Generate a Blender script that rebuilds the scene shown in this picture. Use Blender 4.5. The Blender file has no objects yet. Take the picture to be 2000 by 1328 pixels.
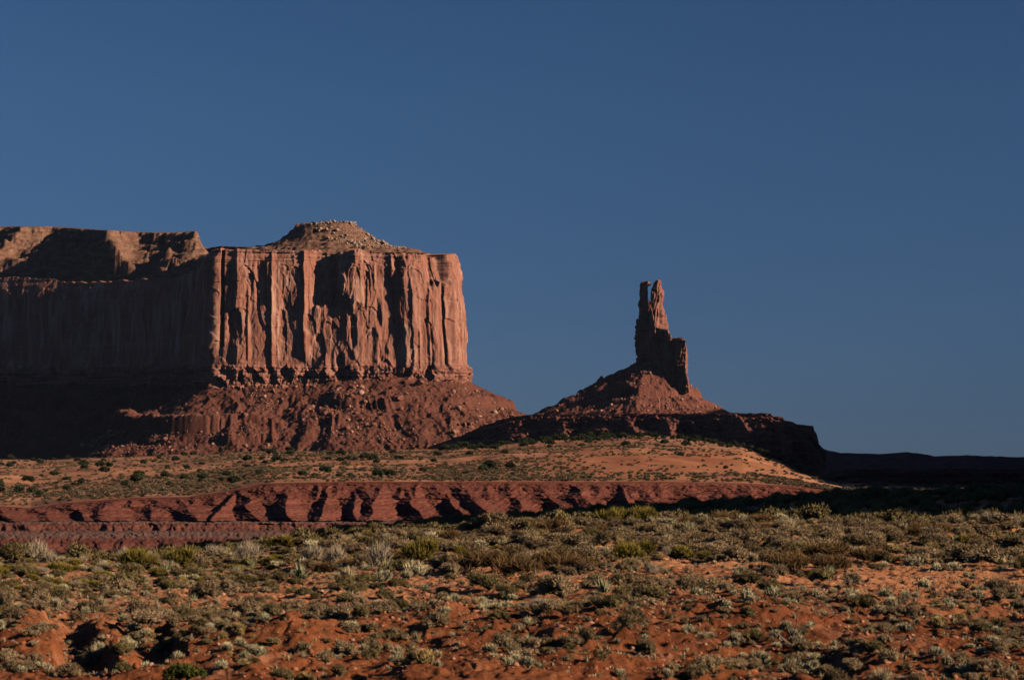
import bpy, bmesh, math, random
import numpy as np

# ------------------------------------------------------------------ camera, sky, sun
SC = bpy.context.scene
COL = SC.collection
F = 5671.0            # focal length in photo pixels (2000 px wide frame, 20 degree view)
HY = 945.0            # photo row of the true horizon
cam_d = bpy.data.cameras.new('camera')
cam = bpy.data.objects.new('camera', cam_d)
COL.objects.link(cam)
cam.location = (0, 0, 0)
cam.rotation_euler = (math.radians(90), 0, 0)
cam_d.sensor_width = 36.0
cam_d.lens = 36.0 * F / 2000.0
cam_d.shift_y = (HY - 664.0) / 2000.0
cam_d.clip_start = 0.5
cam_d.clip_end = 60000
cam_d.dof.use_dof = True
cam_d.dof.focus_distance = 900
cam_d.dof.aperture_fstop = 5.0
SC.camera = cam

SUN_EL, SUN_AZ = 20.0, 18.5      # sun stands to the right, 18.5 degrees to the camera's side of square-on
el, az = math.radians(SUN_EL), math.radians(SUN_AZ)
SDIR = np.array([math.cos(el)*math.cos(az), -math.cos(el)*math.sin(az), math.sin(el)])
w = bpy.data.worlds.new('World')
SC.world = w
w.use_nodes = True
nt = w.node_tree
nt.nodes.clear()
sky = nt.nodes.new('ShaderNodeTexSky')
sky.sky_type = 'NISHITA'
sky.sun_disc = False
sky.sun_elevation = el
sky.sun_rotation = math.radians(90.0 + SUN_AZ)
sky.altitude = 1600
sky.air_density = 1.0
sky.dust_density = 0.0
sky.ozone_density = 4.0
# a polarised desert sky: deep blue overhead, holding its colour down to the horizon
tint = nt.nodes.new('ShaderNodeMix'); tint.data_type = 'RGBA'; tint.blend_type = 'MULTIPLY'
tint.inputs['Factor'].default_value = 1.0
SKY_HIGH, SKY_LOW = (0.34, 0.46, 0.62, 1), (0.22, 0.31, 0.58, 1)
grad = nt.nodes.new('ShaderNodeMix'); grad.data_type = 'RGBA'
grad.inputs[6].default_value = SKY_LOW; grad.inputs[7].default_value = SKY_HIGH
tc = nt.nodes.new('ShaderNodeTexCoord'); sepw = nt.nodes.new('ShaderNodeSeparateXYZ')
mr = nt.nodes.new('ShaderNodeMapRange'); mr.inputs[1].default_value = 0.0; mr.inputs[2].default_value = 0.13
nt.links.new(tc.outputs['Generated'], sepw.inputs[0]); nt.links.new(sepw.outputs[2], mr.inputs[0])
nt.links.new(mr.outputs[0], grad.inputs[0]); nt.links.new(grad.outputs[2], tint.inputs[7])
bg = nt.nodes.new('ShaderNodeBackground')
bg.inputs['Strength'].default_value = 0.05
out = nt.nodes.new('ShaderNodeOutputWorld')
nt.links.new(sky.outputs[0], tint.inputs[6])
# the polarised band of the sky, darkest at right angles to the sun
POL = 0.38
dotn = nt.nodes.new('ShaderNodeVectorMath'); dotn.operation = 'DOT_PRODUCT'; dotn.inputs[1].default_value = tuple(SDIR)
nt.links.new(tc.outputs['Generated'], dotn.inputs[0])
def wmath(op, a, b):
    m = nt.nodes.new('ShaderNodeMath'); m.operation = op
    for i, v in enumerate((a, b)):
        if isinstance(v, (int, float)): m.inputs[i].default_value = v
        else: nt.links.new(v, m.inputs[i])
    return m.outputs[0]
c2 = wmath('MULTIPLY', dotn.outputs['Value'], dotn.outputs['Value'])
pol = wmath('DIVIDE', wmath('SUBTRACT', 1.0, c2), wmath('ADD', 1.0, c2))
pfac = wmath('MULTIPLY', wmath('SUBTRACT', 1.0, wmath('MULTIPLY', pol, POL)), 1.0/(1-POL*.82))
psc = nt.nodes.new('ShaderNodeVectorMath'); psc.operation = 'SCALE'
nt.links.new(tint.outputs[2], psc.inputs[0]); nt.links.new(pfac, psc.inputs['Scale'])
nt.links.new(psc.outputs[0], bg.inputs['Color'])
nt.links.new(bg.outputs[0], out.inputs['Surface'])

sun_d = bpy.data.lights.new('sun', 'SUN')
sun_d.energy = 5.0
sun_d.angle = math.radians(0.5)
sun_d.color = (1.0, 0.83, 0.66)
sun = bpy.data.objects.new('sun', sun_d)
COL.objects.link(sun)
sun.rotation_euler = (math.radians(90 - SUN_EL), 0, math.radians(90 - SUN_AZ))
SC.view_settings.view_transform = 'Standard'
SC.view_settings.look = 'None'
SC.view_settings.gamma = 1.0
SC.view_settings.exposure = 0.3
SC.cycles.max_bounces = 4
SC.cycles.diffuse_bounces = 0

# ------------------------------------------------------------------ small helpers
def tag(o, label=None, cat=None, group=None, kind=None):
    if label: o['label'] = label
    if cat: o['category'] = cat
    if group: o['group'] = group
    if kind: o['kind'] = kind
    return o

def empty(name, loc):
    o = bpy.data.objects.new(name, None)
    COL.objects.link(o)
    o.location = loc
    return o

def link(name, me, parent=None, loc=None):
    o = bpy.data.objects.new(name, me)
    COL.objects.link(o)
    if parent is not None:
        o.parent = parent
    if loc is not None:
        o.location = loc
    return o

def mesh_np(name, V, faces, n, mat, attrs=None, smooth=True):
    """V (k,3), faces (m,n) -> mesh data"""
    me = bpy.data.meshes.new(name)
    V = np.ascontiguousarray(V, dtype=np.float32)
    faces = np.ascontiguousarray(faces, dtype=np.int32)
    me.vertices.add(len(V)); me.vertices.foreach_set('co', V.ravel())
    me.loops.add(faces.size); me.loops.foreach_set('vertex_index', faces.ravel())
    me.polygons.add(len(faces))
    me.polygons.foreach_set('loop_start', np.arange(0, faces.size, n, dtype=np.int32))
    if smooth:
        me.polygons.foreach_set('use_smooth', np.ones(len(faces), dtype=bool))
    for k, a in (attrs or {}).items():
        at = me.attributes.new(k, 'FLOAT', 'POINT')
        at.data.foreach_set('value', np.ascontiguousarray(a, dtype=np.float32).ravel())
    me.update(calc_edges=True)
    me.validate()
    if mat: me.materials.append(mat)
    return me

def grid(name, X, Y, Z, mat, attrs=None, keep=None, smooth=True, origin=None):
    n, m = X.shape
    V = np.stack([X, Y, Z], -1).reshape(-1, 3)
    if origin is not None:
        V = V - np.array(origin)
    idx = np.arange(n*m).reshape(n, m)
    q = np.stack([idx[:-1, :-1], idx[:-1, 1:], idx[1:, 1:], idx[1:, :-1]], -1).reshape(-1, 4)
    if keep is not None:
        kf = (keep[:-1, :-1] | keep[:-1, 1:] | keep[1:, 1:] | keep[1:, :-1]).ravel()
        q = q[kf]
    return mesh_np(name, V, q, 4, mat, attrs, smooth)

def hash2(ix, iy, seed):
    h = (ix.astype(np.int64)*374761393 + iy.astype(np.int64)*668265263 + seed*1442695041) & 0xffffffff
    h = ((h ^ (h >> 13))*1274126177) & 0xffffffff
    h = (h ^ (h >> 16))
    h = (h*2246822519) & 0xffffffff
    return ((h ^ (h >> 15)) & 0xffffff)/float(0xffffff)

def vn(x, y, seed=0):
    x, y = np.broadcast_arrays(np.asarray(x, float), np.asarray(y, float))
    ix, iy = np.floor(x), np.floor(y)
    fx, fy = x-ix, y-iy
    fx = fx*fx*fx*(fx*(fx*6-15)+10); fy = fy*fy*fy*(fy*(fy*6-15)+10)
    a = hash2(ix, iy, seed); b = hash2(ix+1, iy, seed)
    c = hash2(ix, iy+1, seed); d = hash2(ix+1, iy+1, seed)
    return (a*(1-fx)+b*fx)*(1-fy)+(c*(1-fx)+d*fx)*fy       # 0..1

def fbm(x, y, seed=0, octv=4, gain=0.5, lac=2.03):
    s = 0; a = 1; t = 0
    for k in range(octv):
        s = s + a*vn(x, y, seed+k*17); t += a
        a *= gain; x = x*lac+7.3; y = y*lac+3.1
    return s/t

def ridged(x, y, seed=0, octv=4, gain=0.5):
    s = 0; a = 1; t = 0
    for k in range(octv):
        s = s + a*(1-np.abs(2*vn(x, y, seed+k*31)-1)); t += a
        a *= gain; x = x*2.07+1.7; y = y*2.07+9.2
    return s/t

def sm(a, b, x):
    t = np.clip((x-a)/(b-a), 0, 1)
    return t*t*(3-2*t)

def cells(x, y, seed, tilt=.6):
    """jittered cells, each a flat tilted face: broken rock with sharp joints, about -0.5..0.5"""
    x, y = np.broadcast_arrays(np.asarray(x, float), np.asarray(y, float))
    ix, iy = np.floor(x), np.floor(y)
    best = np.full(x.shape, 9e9); val = np.zeros(x.shape)
    for i in (-1, 0, 1):
        for j in (-1, 0, 1):
            cx, cy = ix+i, iy+j
            jx, jy = cx+.1+.8*hash2(cx, cy, seed), cy+.1+.8*hash2(cx, cy, seed+1)
            dx, dy = x-jx, y-jy
            d = np.abs(dx)**1.5+np.abs(dy)**1.5
            h = hash2(cx, cy, seed+2)-.5+tilt*dx*(hash2(cx, cy, seed+3)-.5)+tilt*dy*(hash2(cx, cy, seed+4)-.5)
            m = d < best
            best = np.where(m, d, best); val = np.where(m, h, val)
    return val

def steps(v, n, sharp=0.15):
    """terrace a 0..1 value into n treads with steep risers"""
    f = v*n; i = np.floor(f); t = f-i
    return (i + sm(0.5-sharp, 0.5+sharp, t))/n

def tab(px, pts):
    p = np.array(pts, float)
    return np.interp(px, p[:, 0], p[:, 1])

def WX(px, Y): return (px-1000.0)/F*Y
def WZ(py, Y): return (HY-py)/F*Y

# ------------------------------------------------------------------ materials
class NT:
    def __init__(self, name):
        self.m = bpy.data.materials.new(name); self.m.use_nodes = True
        self.t = self.m.node_tree
        self.b = self.t.nodes['Principled BSDF']
        self.b.inputs['Roughness'].default_value = 0.95
        self.b.inputs['Specular IOR Level'].default_value = 0.1
        g = self.t.nodes.new('ShaderNodeNewGeometry'); self.pos = g.outputs['Position']
    def node(self, ty): return self.t.nodes.new(ty)
    def ln(self, a, b): self.t.links.new(a, b)
    def scaled(self, sx, sy, sz):
        v = self.node('ShaderNodeVectorMath'); v.operation = 'MULTIPLY'
        self.ln(self.pos, v.inputs[0]); v.inputs[1].default_value = (sx, sy, sz)
        return v.outputs[0]
    def noise(self, sx, sy, sz, detail=4, rough=0.55, dist=0.0):
        n = self.node('ShaderNodeTexNoise')
        n.inputs['Scale'].default_value = 1.0
        n.inputs['Detail'].default_value = detail
        n.inputs['Roughness'].default_value = rough
        n.inputs['Distortion'].default_value = dist
        self.ln(self.scaled(sx, sy, sz), n.inputs['Vector'])
        return n.outputs['Fac']
    def rng(self, v, a, b, c=0.0, d=1.0):
        r = self.node('ShaderNodeMapRange'); r.clamp = True
        self.ln(v, r.inputs[0])
        for i, q in enumerate((a, b, c, d)): r.inputs[i+1].default_value = q
        return r.outputs[0]
    def mix(self, fac, a, b, mode='MIX'):
        x = self.node('ShaderNodeMix'); x.data_type = 'RGBA'; x.blend_type = mode
        for sock, v in ((x.inputs[0], fac), (x.inputs[6], a), (x.inputs[7], b)):
            if isinstance(v, (int, float)): sock.default_value = v
            elif isinstance(v, tuple): sock.default_value = (*v, 1)
            else: self.ln(v, sock)
        return x.outputs[2]
    def math(self, op, a, b):
        x = self.node('ShaderNodeMath'); x.operation = op
        for i, v in enumerate((a, b)):
            if isinstance(v, (int, float)): x.inputs[i].default_value = v
            else: self.ln(v, x.inputs[i])
        return x.outputs[0]
    def attr(self, name):
        a = self.node('ShaderNodeAttribute'); a.attribute_name = name
        return a.outputs['Fac']
    def objrand(self):
        return self.node('ShaderNodeObjectInfo').outputs['Random']
    def bump(self, h, strength, dist):
        b = self.node('ShaderNodeBump'); b.inputs['Strength'].default_value = strength
        b.inputs['Distance'].default_value = dist
        self.ln(h, b.inputs['Height']); self.ln(b.outputs[0], self.b.inputs['Normal'])
    def done(self, col):
        if isinstance(col, tuple): self.b.inputs['Base Color'].default_value = (*col, 1)
        else: self.ln(col, self.b.inputs['Base Color'])
        return self.m

def m_cliff():
    n = NT('sandstone')
    streak = n.noise(.10, .10, .016, 6, .62, 1.2)
    big = n.noise(.03, .03, .016, 3)
    lay = n.noise(.004, .004, .22, 4, .6)
    c = n.mix(n.rng(streak, .46, .66), (.285, .110, .070), (.52, .28, .19))
    c = n.mix(n.rng(big, .40, .62), c, n.mix(.5, c, (.30, .115, .07)))
    c = n.mix(n.rng(lay, .55, .75, 0, .35), c, (.52, .27, .18))
    sep = n.node('ShaderNodeSeparateXYZ'); n.ln(n.pos, sep.inputs[0])
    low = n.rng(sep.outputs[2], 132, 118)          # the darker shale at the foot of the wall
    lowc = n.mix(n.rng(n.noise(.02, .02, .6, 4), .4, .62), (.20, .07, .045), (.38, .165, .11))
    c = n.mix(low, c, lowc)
    varn = n.noise(.09, .09, .02, 4, .6, .8)
    c = n.mix(n.rng(varn, .54, .68, 0, .6), c, (.15, .062, .045))
    n.bump(n.noise(.6, .6, .25, 6, .65), .5, 1.2)
    return n.done(c)

def m_talus(name, base, light, dark, green=.25):
    n = NT(name)
    a = n.noise(.05, .05, .05, 5, .6)
    b = n.noise(.5, .5, .5, 3, .6)
    c = n.mix(n.rng(a, .35, .65), dark, base)
    c = n.mix(n.rng(b, .56, .70, 0, .7), c, light)
    c = n.mix(n.rng(n.noise(.3, .3, .3, 4, .7), .55, .68, 0, green), c, (.085, .075, .045))
    n.bump(n.noise(.9, .9, .9, 5, .7), .6, 1.0)
    return n.done(c)

def m_top():
    n = NT('mesa_top_rock')
    a = n.noise(.06, .06, .25, 5, .6)
    c = n.mix(n.rng(a, .38, .62), (.15, .066, .040), (.26, .13, .08))
    c = n.mix(n.rng(n.noise(.35, .35, .35, 4, .7), .52, .66, 0, .6), c, (.10, .085, .05))
    c = n.mix(n.rng(n.noise(.22, .22, .6, 3, .6), .60, .70, 0, .6), c, (.46, .34, .23))
    n.bump(n.noise(.7, .7, .7, 5, .7), .6, 1.2)
    return n.done(c)

def m_ground():
    n = NT('red_sand')
    sep = n.node('ShaderNodeSeparateXYZ'); n.ln(n.pos, sep.inputs[0])
    near = n.rng(sep.outputs[1], 78, 62)
    a = n.noise(.22, .22, .22, 5, .6)
    fine = n.noise(3.0, 3.0, 3.0, 5, .65)
    c = n.mix(n.rng(a, .35, .65), (.42, .163, .066), (.58, .245, .108))
    dirt = n.mix(n.rng(a, .35, .65), (.165, .047, .016), (.27, .085, .029))
    c = n.mix(near, c, dirt)
    c = n.mix(n.rng(fine, .50, .72, 0, .55), c, n.mix(.6, c, (.11, .036, .015)))
    c = n.mix(n.rng(n.noise(.7, .45, .7, 5, .6), .56, .70, 0, .5), c, (.50, .215, .11))
    peb = n.noise(9, 9, 9, 2)
    c = n.mix(n.rng(peb, .66, .74, 0, .7), c, (.46, .26, .15))
    # the far plain: pink sand with patches of drab scrub litter
    far = n.rng(sep.outputs[1], 500, 700)
    p = n.noise(.012, .012, .02, 5, .65)
    q = n.noise(.12, .06, .12, 4, .7)
    fc = n.mix(n.rng(n.noise(.03, .02, .05, 4), .38, .62), (.40, .155, .072), (.56, .25, .125))
    fc = n.mix(n.rng(p, .44, .60, 0, .6), fc, (.24, .12, .07))
    fc = n.mix(n.rng(q, .50, .64, 0, .65), fc, (.14, .095, .055))
    fc = n.mix(n.math('MULTIPLY', n.attr('bare'), n.rng(n.noise(.02, .02, .02, 4), .3, .5, .55, .95)), fc, n.mix(n.rng(n.noise(.05, .02, .08, 4, .6), .4, .65), (.47, .185, .080), (.32, .105, .050)))
    c = n.mix(far, c, fc)
    n.bump(n.noise(5, 5, 5, 6, .7), .7, .12)
    return n.done(c)

def m_badland():
    n = NT('red_shale')
    lay = n.noise(.01, .01, 1.1, 4, .6)
    c = n.mix(n.rng(lay, .38, .62), (.130, .037, .023), (.20, .064, .040))
    c = n.mix(n.rng(n.noise(.5, .5, .5, 3, .6), .58, .70, 0, .5), c, (.33, .15, .10))
    c = n.mix(n.attr('bench'), c, n.mix(n.rng(n.noise(.25, .25, .4, 4, .7), .45, .6), (.22, .105, .075), (.14, .085, .055)))
    n.bump(n.noise(1.2, 1.2, 1.2, 5, .7), .6, .6)
    return n.done(c)

def m_rock(name, a, b):
    n = NT(name)
    c = n.mix(n.rng(n.noise(.5, .5, .5, 4), .38, .62), a, b)
    c = n.mix(n.math('POWER', n.attr('rnd'), 3.0), c, (.46, .26, .17))
    n.bump(n.noise(1.5, 1.5, 1.5, 4, .7), .4, .5)
    return n.done(c)

def m_plant(name, a, b, tip=None, vary=.35, alt=None):
    """a..b: colours of the leaves and twigs; tip: seed heads and flowers; alt: colour some plants lean to"""
    n = NT(name)
    r = n.math('FRACT', n.math('ADD', n.objrand(), n.attr('rnd')), 0.0)
    c = n.mix(n.attr('leaf'), a, b)
    if alt: c = n.mix(n.math('MULTIPLY', r, .8), c, alt)
    if tip: c = n.mix(n.attr('tip'), c, tip)
    r2 = n.math('FRACT', n.math('MULTIPLY', r, 7.31), 0.0)
    h = n.node('ShaderNodeHueSaturation')
    h.inputs['Hue'].default_value = .5
    n.ln(n.math('ADD', n.math('MULTIPLY', r2, vary*1.4), 1-vary*.7), h.inputs['Value'])
    n.ln(c, h.inputs['Color'])
    n.b.inputs['Specular IOR Level'].default_value = 0.05
    return n.done(h.outputs[0])

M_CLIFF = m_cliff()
M_TALUS = m_talus('talus_rubble', (.160, .056, .035), (.29, .125, .08), (.105, .035, .023), .4)
M_SPIRE_TALUS = m_talus('spire_talus', (.19, .066, .043), (.33, .14, .09), (.13, .043, .029), .15)
M_TOP = m_top()
M_GROUND = m_ground()
M_BAD = m_badland()
M_BOULDER = m_rock('boulder_rock', (.20, .072, .045), (.30, .125, .08))
M_PALE = m_rock('pale_caprock', (.26, .17, .115), (.40, .28, .19))

# ------------------------------------------------------------------ the lie of the land
CREST1 = [(-400, 1110), (0, 1107), (200, 1103), (400, 1097), (520, 1082), (700, 1056), (900, 1045), (1100, 1033), (1250, 1027),
          (1500, 1024), (1700, 1032), (1850, 1042), (2000, 1048), (2400, 1055)]
CREST2 = [(-400, 1115), (0, 1104), (300, 1088), (500, 1068), (700, 1040), (900, 1025), (1100, 1010), (1300, 998), (1500, 985),
          (1640, 974), (1800, 970), (2000, 967), (2400, 962)]
RIM = [(-400, 1005), (0, 988), (60, 992), (130, 982), (260, 972), (370, 970), (450, 958), (520, 944), (700, 941), (1300, 941),
       (1450, 944), (1550, 949), (1640, 961), (1750, 966), (2400, 968)]
YFAR = [(-400, 903), (0, 897), (100, 897), (300, 891), (480, 882), (600, 882), (850, 878), (1000, 866), (1150, 855), (1250, 851),
        (1330, 855), (1450, 873), (1530, 903), (1600, 936), (1660, 946), (2400, 948)]
Y0, YC, YR, YF = 50.0, 108.0, 803.0, 1600.0

def mounds(X, Y):
    """named bumps and gullies of the near ground, metres"""
    z = 0
    def bump(px, Y_, wx, wy, h, p=1.0):
        x0 = WX(px, Y_)
        d = ((X-x0)/wx)**2+((Y-Y_)/wy)**2
        return h*np.exp(-d**p)
    z = z + bump(555, 59.5, 1.1, 2.2, .24) + bump(690, 52.5, 1.8, 2.5, .34) + bump(1230, 57, 2.0, 2.6, .36)
    z = z + bump(1790, 54.5, 1.3, 2.4, .42) + bump(960, 54, 1.6, 2.0, .30) + bump(1450, 61, 1.8, 2.2, .22)
    z = z + bump(470, 51.5, 1.2, 1.6, .30) + bump(1120, 63, 1.6, 1.8, .22)
    z = z + bump(1935, 112, 2.6, 2.0, .42)                       # the bank with pale brush at the right
    z = z + bump(720, 56.0, .8, 1.6, -.30) + bump(860, 55, .9, 1.2, -.30)
    # eroded gully in the left corner: a hollow with earth ribs running down into it, and the hillside right of it
    px = 1000+F*X/Y
    wob = (vn(px/30., Y/2.2, 5)-.5)
    q = px+wob*12
    bank = 68.2+1.4*wob-sm(230, 345, q)*1.0
    hol = sm(bank+.35, bank-3.4, Y)*sm(50.5, 54.5, Y)*sm(92, 128, q+ (Y-60)*4)*(1-sm(325, 350, q+(Y-62)*5))
    def rib(c, wl, wr, y_end):
        d = q-c
        r = np.where(d < 0, np.clip(1+d/wl, 0, 1), np.clip(1-d/wr, 0, 1))
        return (r*r*(3-2*r))**.8*sm(y_end-2.5, y_end+3, Y)
    ribs = np.maximum(rib(186+(68-Y)*4.6, 44, 74, 54.0)*.95, rib(276+(68-Y)*1.5, 46, 44, 60.0)*.9)
    z = z-hol*.44*(1-ribs)+hol*(fbm(X*1.6, Y*1.1, 6, 4)-.5)*.22
    z = z-sm(80, 120, q)*(1-sm(520, 700, q))*sm(58.5, 54.5, Y)*sm(50, 53, Y)*.22
    z = z+.13*np.exp(-np.abs((px-545)/105.)**2.6)*np.exp(-((Y-61.5)/4.2)**2)
    z = z+.34*np.exp(-((px-60)/70.)**4)*np.exp(-((Y-63.5)/3.2)**2)
    return z

def hfg(X, Y):
    """near ground: rising sandy flat up to the crest, a shaded dip and the brushy rise behind it"""
    Ys = np.maximum(Y, 1.0)
    px = 1000+F*X/Ys
    pxc = np.clip(px, -400, 2400)
    y1 = tab(pxc, CREST1)
    t = (1/np.clip(Y, 45, YC)-1/YC)/(1/Y0-1/YC)
    z1 = (HY-(y1+(1330-y1)*t))/F*np.clip(Y, 45, YC)
    und = (fbm(X/5.5, Y/7.0, 11, 3)-.5)*.65 + (ridged(X/2.6+3, Y/4.5, 12, 3)-.5)*.36
    und = und*sm(112, 92, Y)*.8*(.45+1.05*sm(84, 60, Y)) + mounds(X, Y)
    und = und + (fbm(X*2.2, Y*2.2, 13, 3)-.5)*.16 + (fbm(X*6.0, Y*4.0, 14, 2)-.5)*.085+cells(X*1.5, Y*.9, 571)*.05+(ridged(X*.9, Y*.35, 15, 3)-.5)*.10*sm(75, 62, Y)
    a = z1+und*sm(34, 46, Y)
    # ground behind the crest
    z1c = WZ(y1, YC); z2 = WZ(tab(pxc, CREST2), 205.0)
    s = np.clip((Y-YC)/(205.0-YC), 0, 1)
    band = z1c*(1-sm(0, .75, s))+z2*sm(.0, .9, s) - 1.1*np.sin(np.pi*np.clip(s*1.25, 0, 1))**2*.8
    band = band + und + (fbm(X/7, Y/9, 21, 3)-.5)*.5*sm(0, .3, s)
    b = np.where(Y < YC, a, band)
    # knoll the camera stands on
    near = -1.75+0*X
    b = np.where(Y < 46, near*(1-sm(22, 46, Y))+b*sm(22, 46, Y), b)
    return b

def hplain(X, Y):
    px = 1000+F*X/np.maximum(Y, 1)
    pxc = np.clip(px, -400, 2400)
    yr, yf = tab(pxc, RIM), tab(pxc, YFAR)
    t = np.clip(np.log(np.maximum(Y, YR)/YR)/math.log(YF/YR), 0, 1)
    ys = yr+(yf-yr)*t**.85
    z = (HY-ys)/F*np.minimum(np.maximum(Y, YR), YF)
    und = (fbm(X/45., Y/60., 41, 4)-.5)*4.6*np.sin(np.pi*np.clip(t, 0, 1)*.9) + (fbm(X/14., Y/22., 43, 3)-.5)*.8
    z = z+und*sm(YR, YR+25, Y)
    z = np.where(Y > YF, z*(1-sm(YF, YF+900, Y))+(12*(1-sm(1430, 1640, px))-4)*sm(YF, YF+900, Y)-3*sm(YF, YF+60, Y), z)
    return z

def hground(X, Y):
    a = hfg(X, Y)
    pxc = np.clip(1000+F*X/np.maximum(Y, 1), -400, 2400)
    z2 = WZ(tab(pxc, CREST2), 205.0)
    v = z2*(1-sm(205, 330, Y))+(-17.0)*sm(205, 330, Y)+(fbm(X/20, Y/30, 51, 3)-.5)*1.0*sm(205, 300, Y)
    z = np.where(Y <= 205, a, v)
    return np.where(Y > YR, hplain(X, Y), z)

def ray_hit(px, py, fn=hfg, y0=47., y1=112.):
    Y = np.linspace(y0, y1, 1600)
    X = WX(px, Y)
    g = fn(X, Y)-WZ(py, Y)
    k = np.argmax(g > 0)
    if g[k] <= 0: k = len(Y)-1
    return X[k], Y[k], fn(X[k:k+1], Y[k:k+1])[0]

rows = np.concatenate([np.linspace(2, 44, 30, endpoint=False), np.geomspace(44, 118, 640, endpoint=False), np.geomspace(118, 330, 150, endpoint=False),
                       np.linspace(330, 800, 24, endpoint=False), [802.5, 803.6], np.geomspace(806, 1700, 260, endpoint=False), np.geomspace(1700, 9000, 50)])
cols = np.concatenate([np.linspace(-.62, -.235, 70, endpoint=False), np.linspace(-.235, .235, 1000, endpoint=False), np.linspace(.235, .62, 70)])
RY, RX = np.meshgrid(rows, cols, indexing='ij')
GX = RX*np.maximum(RY, 30)
GZ = hground(GX, RY)
GPX = 1000+F*GX/np.maximum(RY, 1); GPY = HY-GZ*F/np.maximum(RY, 1)
DUNE = np.exp(-(((GPX-1290)/250.)**4+((GPY-908)/32.)**4))*(RY > YR)
tag(link('ground', grid('ground', GX, RY, GZ, M_GROUND, {'bare': DUNE})), 'red sandy desert floor running from the near brush back to the mesas', kind='structure')

# ------------------------------------------------------------------ the eroded red bench in the middle distance
def build_badlands():
    px = np.arange(-300, 2300, 1.6)
    prof = [  # s, photo row (None = between rim and foot), distance
        (0.00, 'rim', 812), (.03, 'rim', 803), (.62, 1016, 770), (.70, 1020, 742), (.76, 1036, 732), (.82, 1040, 690), (1.0, 1085, 640)]
    S = np.linspace(0, 1, 300)
    PX, SS = np.meshgrid(px, S, indexing='xy')      # rows: s
    yr = tab(px, RIM)
    sv = np.array([p[0] for p in prof])
    Yb = np.interp(SS, sv, [p[2] for p in prof])
    zr = WZ(yr, 803.0)
    zcols = [zr+.15, zr+.05] + [0*zr+WZ(p[1], p[2]) for p in prof[2:]]
    # the foot of the slope must stay below its rim
    for k in range(2, len(zcols)): zcols[k] = np.minimum(zcols[k], zcols[k-1]-.05)
    Z = np.zeros_like(SS)
    for j in range(len(sv)-1):
        m = (SS >= sv[j]) & (SS <= sv[j+1])
        t = (SS-sv[j])/(sv[j+1]-sv[j])
        zz = zcols[j][None, :]*(1-t)+zcols[j+1][None, :]*t
        Z = np.where(m, zz, Z)
    t = np.clip((SS-.03)/.59, 0, 1)                  # 0 rim .. 1 foot
    # spurs running down to the right: low tiers of short ribs above, long ribs below, a few that run the whole height
    rng = np.random.default_rng(4)
    def ribs(gmin, gmax, t0, t1, amp0, seed, spread=60):
        sp = np.zeros_like(SS); c = -320.0
        tt = np.clip((t-t0)/(t1-t0), 0, 1)
        while c < 2350:
            gap = rng.uniform(gmin, gmax)
            wl, wr = gap*rng.uniform(.5, .75), gap*rng.uniform(.55, .85)
            amp = rng.uniform(.65, 1.2)*amp0; top = rng.uniform(-.05, .2)
            cx = c+rng.uniform(-.5, 1.0)*spread*(t-.5)+gap*.25*(vn(t*5, c+0*t, seed)-.5)
            d = PX-cx
            tl = np.clip((tt-top)/(1-top), 0, 1)
            wd = .18+.82*tl
            p = np.where(d < 0, np.clip(1+d/(wl*wd), 0, 1), np.clip(1-d/(wr*wd), 0, 1))
            sp = np.maximum(sp, p*amp*tl**.8)
            c += gap
        return sp*(t > t0-.02)
    lo = ribs(40, 92, .10, 1.0, 15, 3, 80)
    up = ribs(30, 72, 0, .5, 5.0, 5, 30)*(1-sm(.40, .47, t))
    big = ribs(110, 230, 0, 1.0, 16, 6, 120)
    spur = (np.maximum(lo, up)+big)*(1-.35*sm(1200, 1450, PX)) + sm(.40, .44, t)*2.2
    spur = spur*(1-sm(.97, 1.06, SS/.62))*sm(.03, .06, SS)
    rough = (fbm(PX/12., SS*34, 61, 5, .6)-.5)*2.8*sm(.03, .08, SS)
    ledge = (vn(PX/120., 0*PX+3, 66)*.3+t*5.0)
    ledge = (ledge-np.floor(ledge)); Yl = -(sm(.55, .75, ledge)-ledge)*1.3*sm(.03, .12, SS)*(SS < .62)
    small = sm(.70, .72, SS)*(1-sm(.80, .84, SS))*(fbm(PX/34., SS*3, 71, 4)-.5)*-20*sm(.35, .6, vn(PX/140., 0*PX, 75))
    front = sm(.84, .9, SS)*(ridged(PX/75., SS*3, 73, 4)-.4)*-22
    Yv = Yb-spur-rough+Yl+small+front
    Yv = np.minimum(Yv, 812)
    X = WX(PX, Yb)
    Z = Z+(fbm(PX/6., SS*60, 63, 3)-.5)*.45*sm(.06, .12, SS)
    bench = np.maximum(sm(.60, .64, SS)*(1-sm(.70, .72, SS)), sm(.77, .79, SS)*(1-sm(.84, .87, SS)))
    bench = np.maximum(bench, sm(.72, .76, SS)*(1-sm(.78, .80, SS))*.35)
    o = link('terrain', grid('badland_slope', X, Yv, Z, M_BAD, {'bench': bench}, smooth=False))
    tag(o, 'long dark red gullied slope with a level rim below the plain', kind='structure')
build_badlands()

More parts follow.
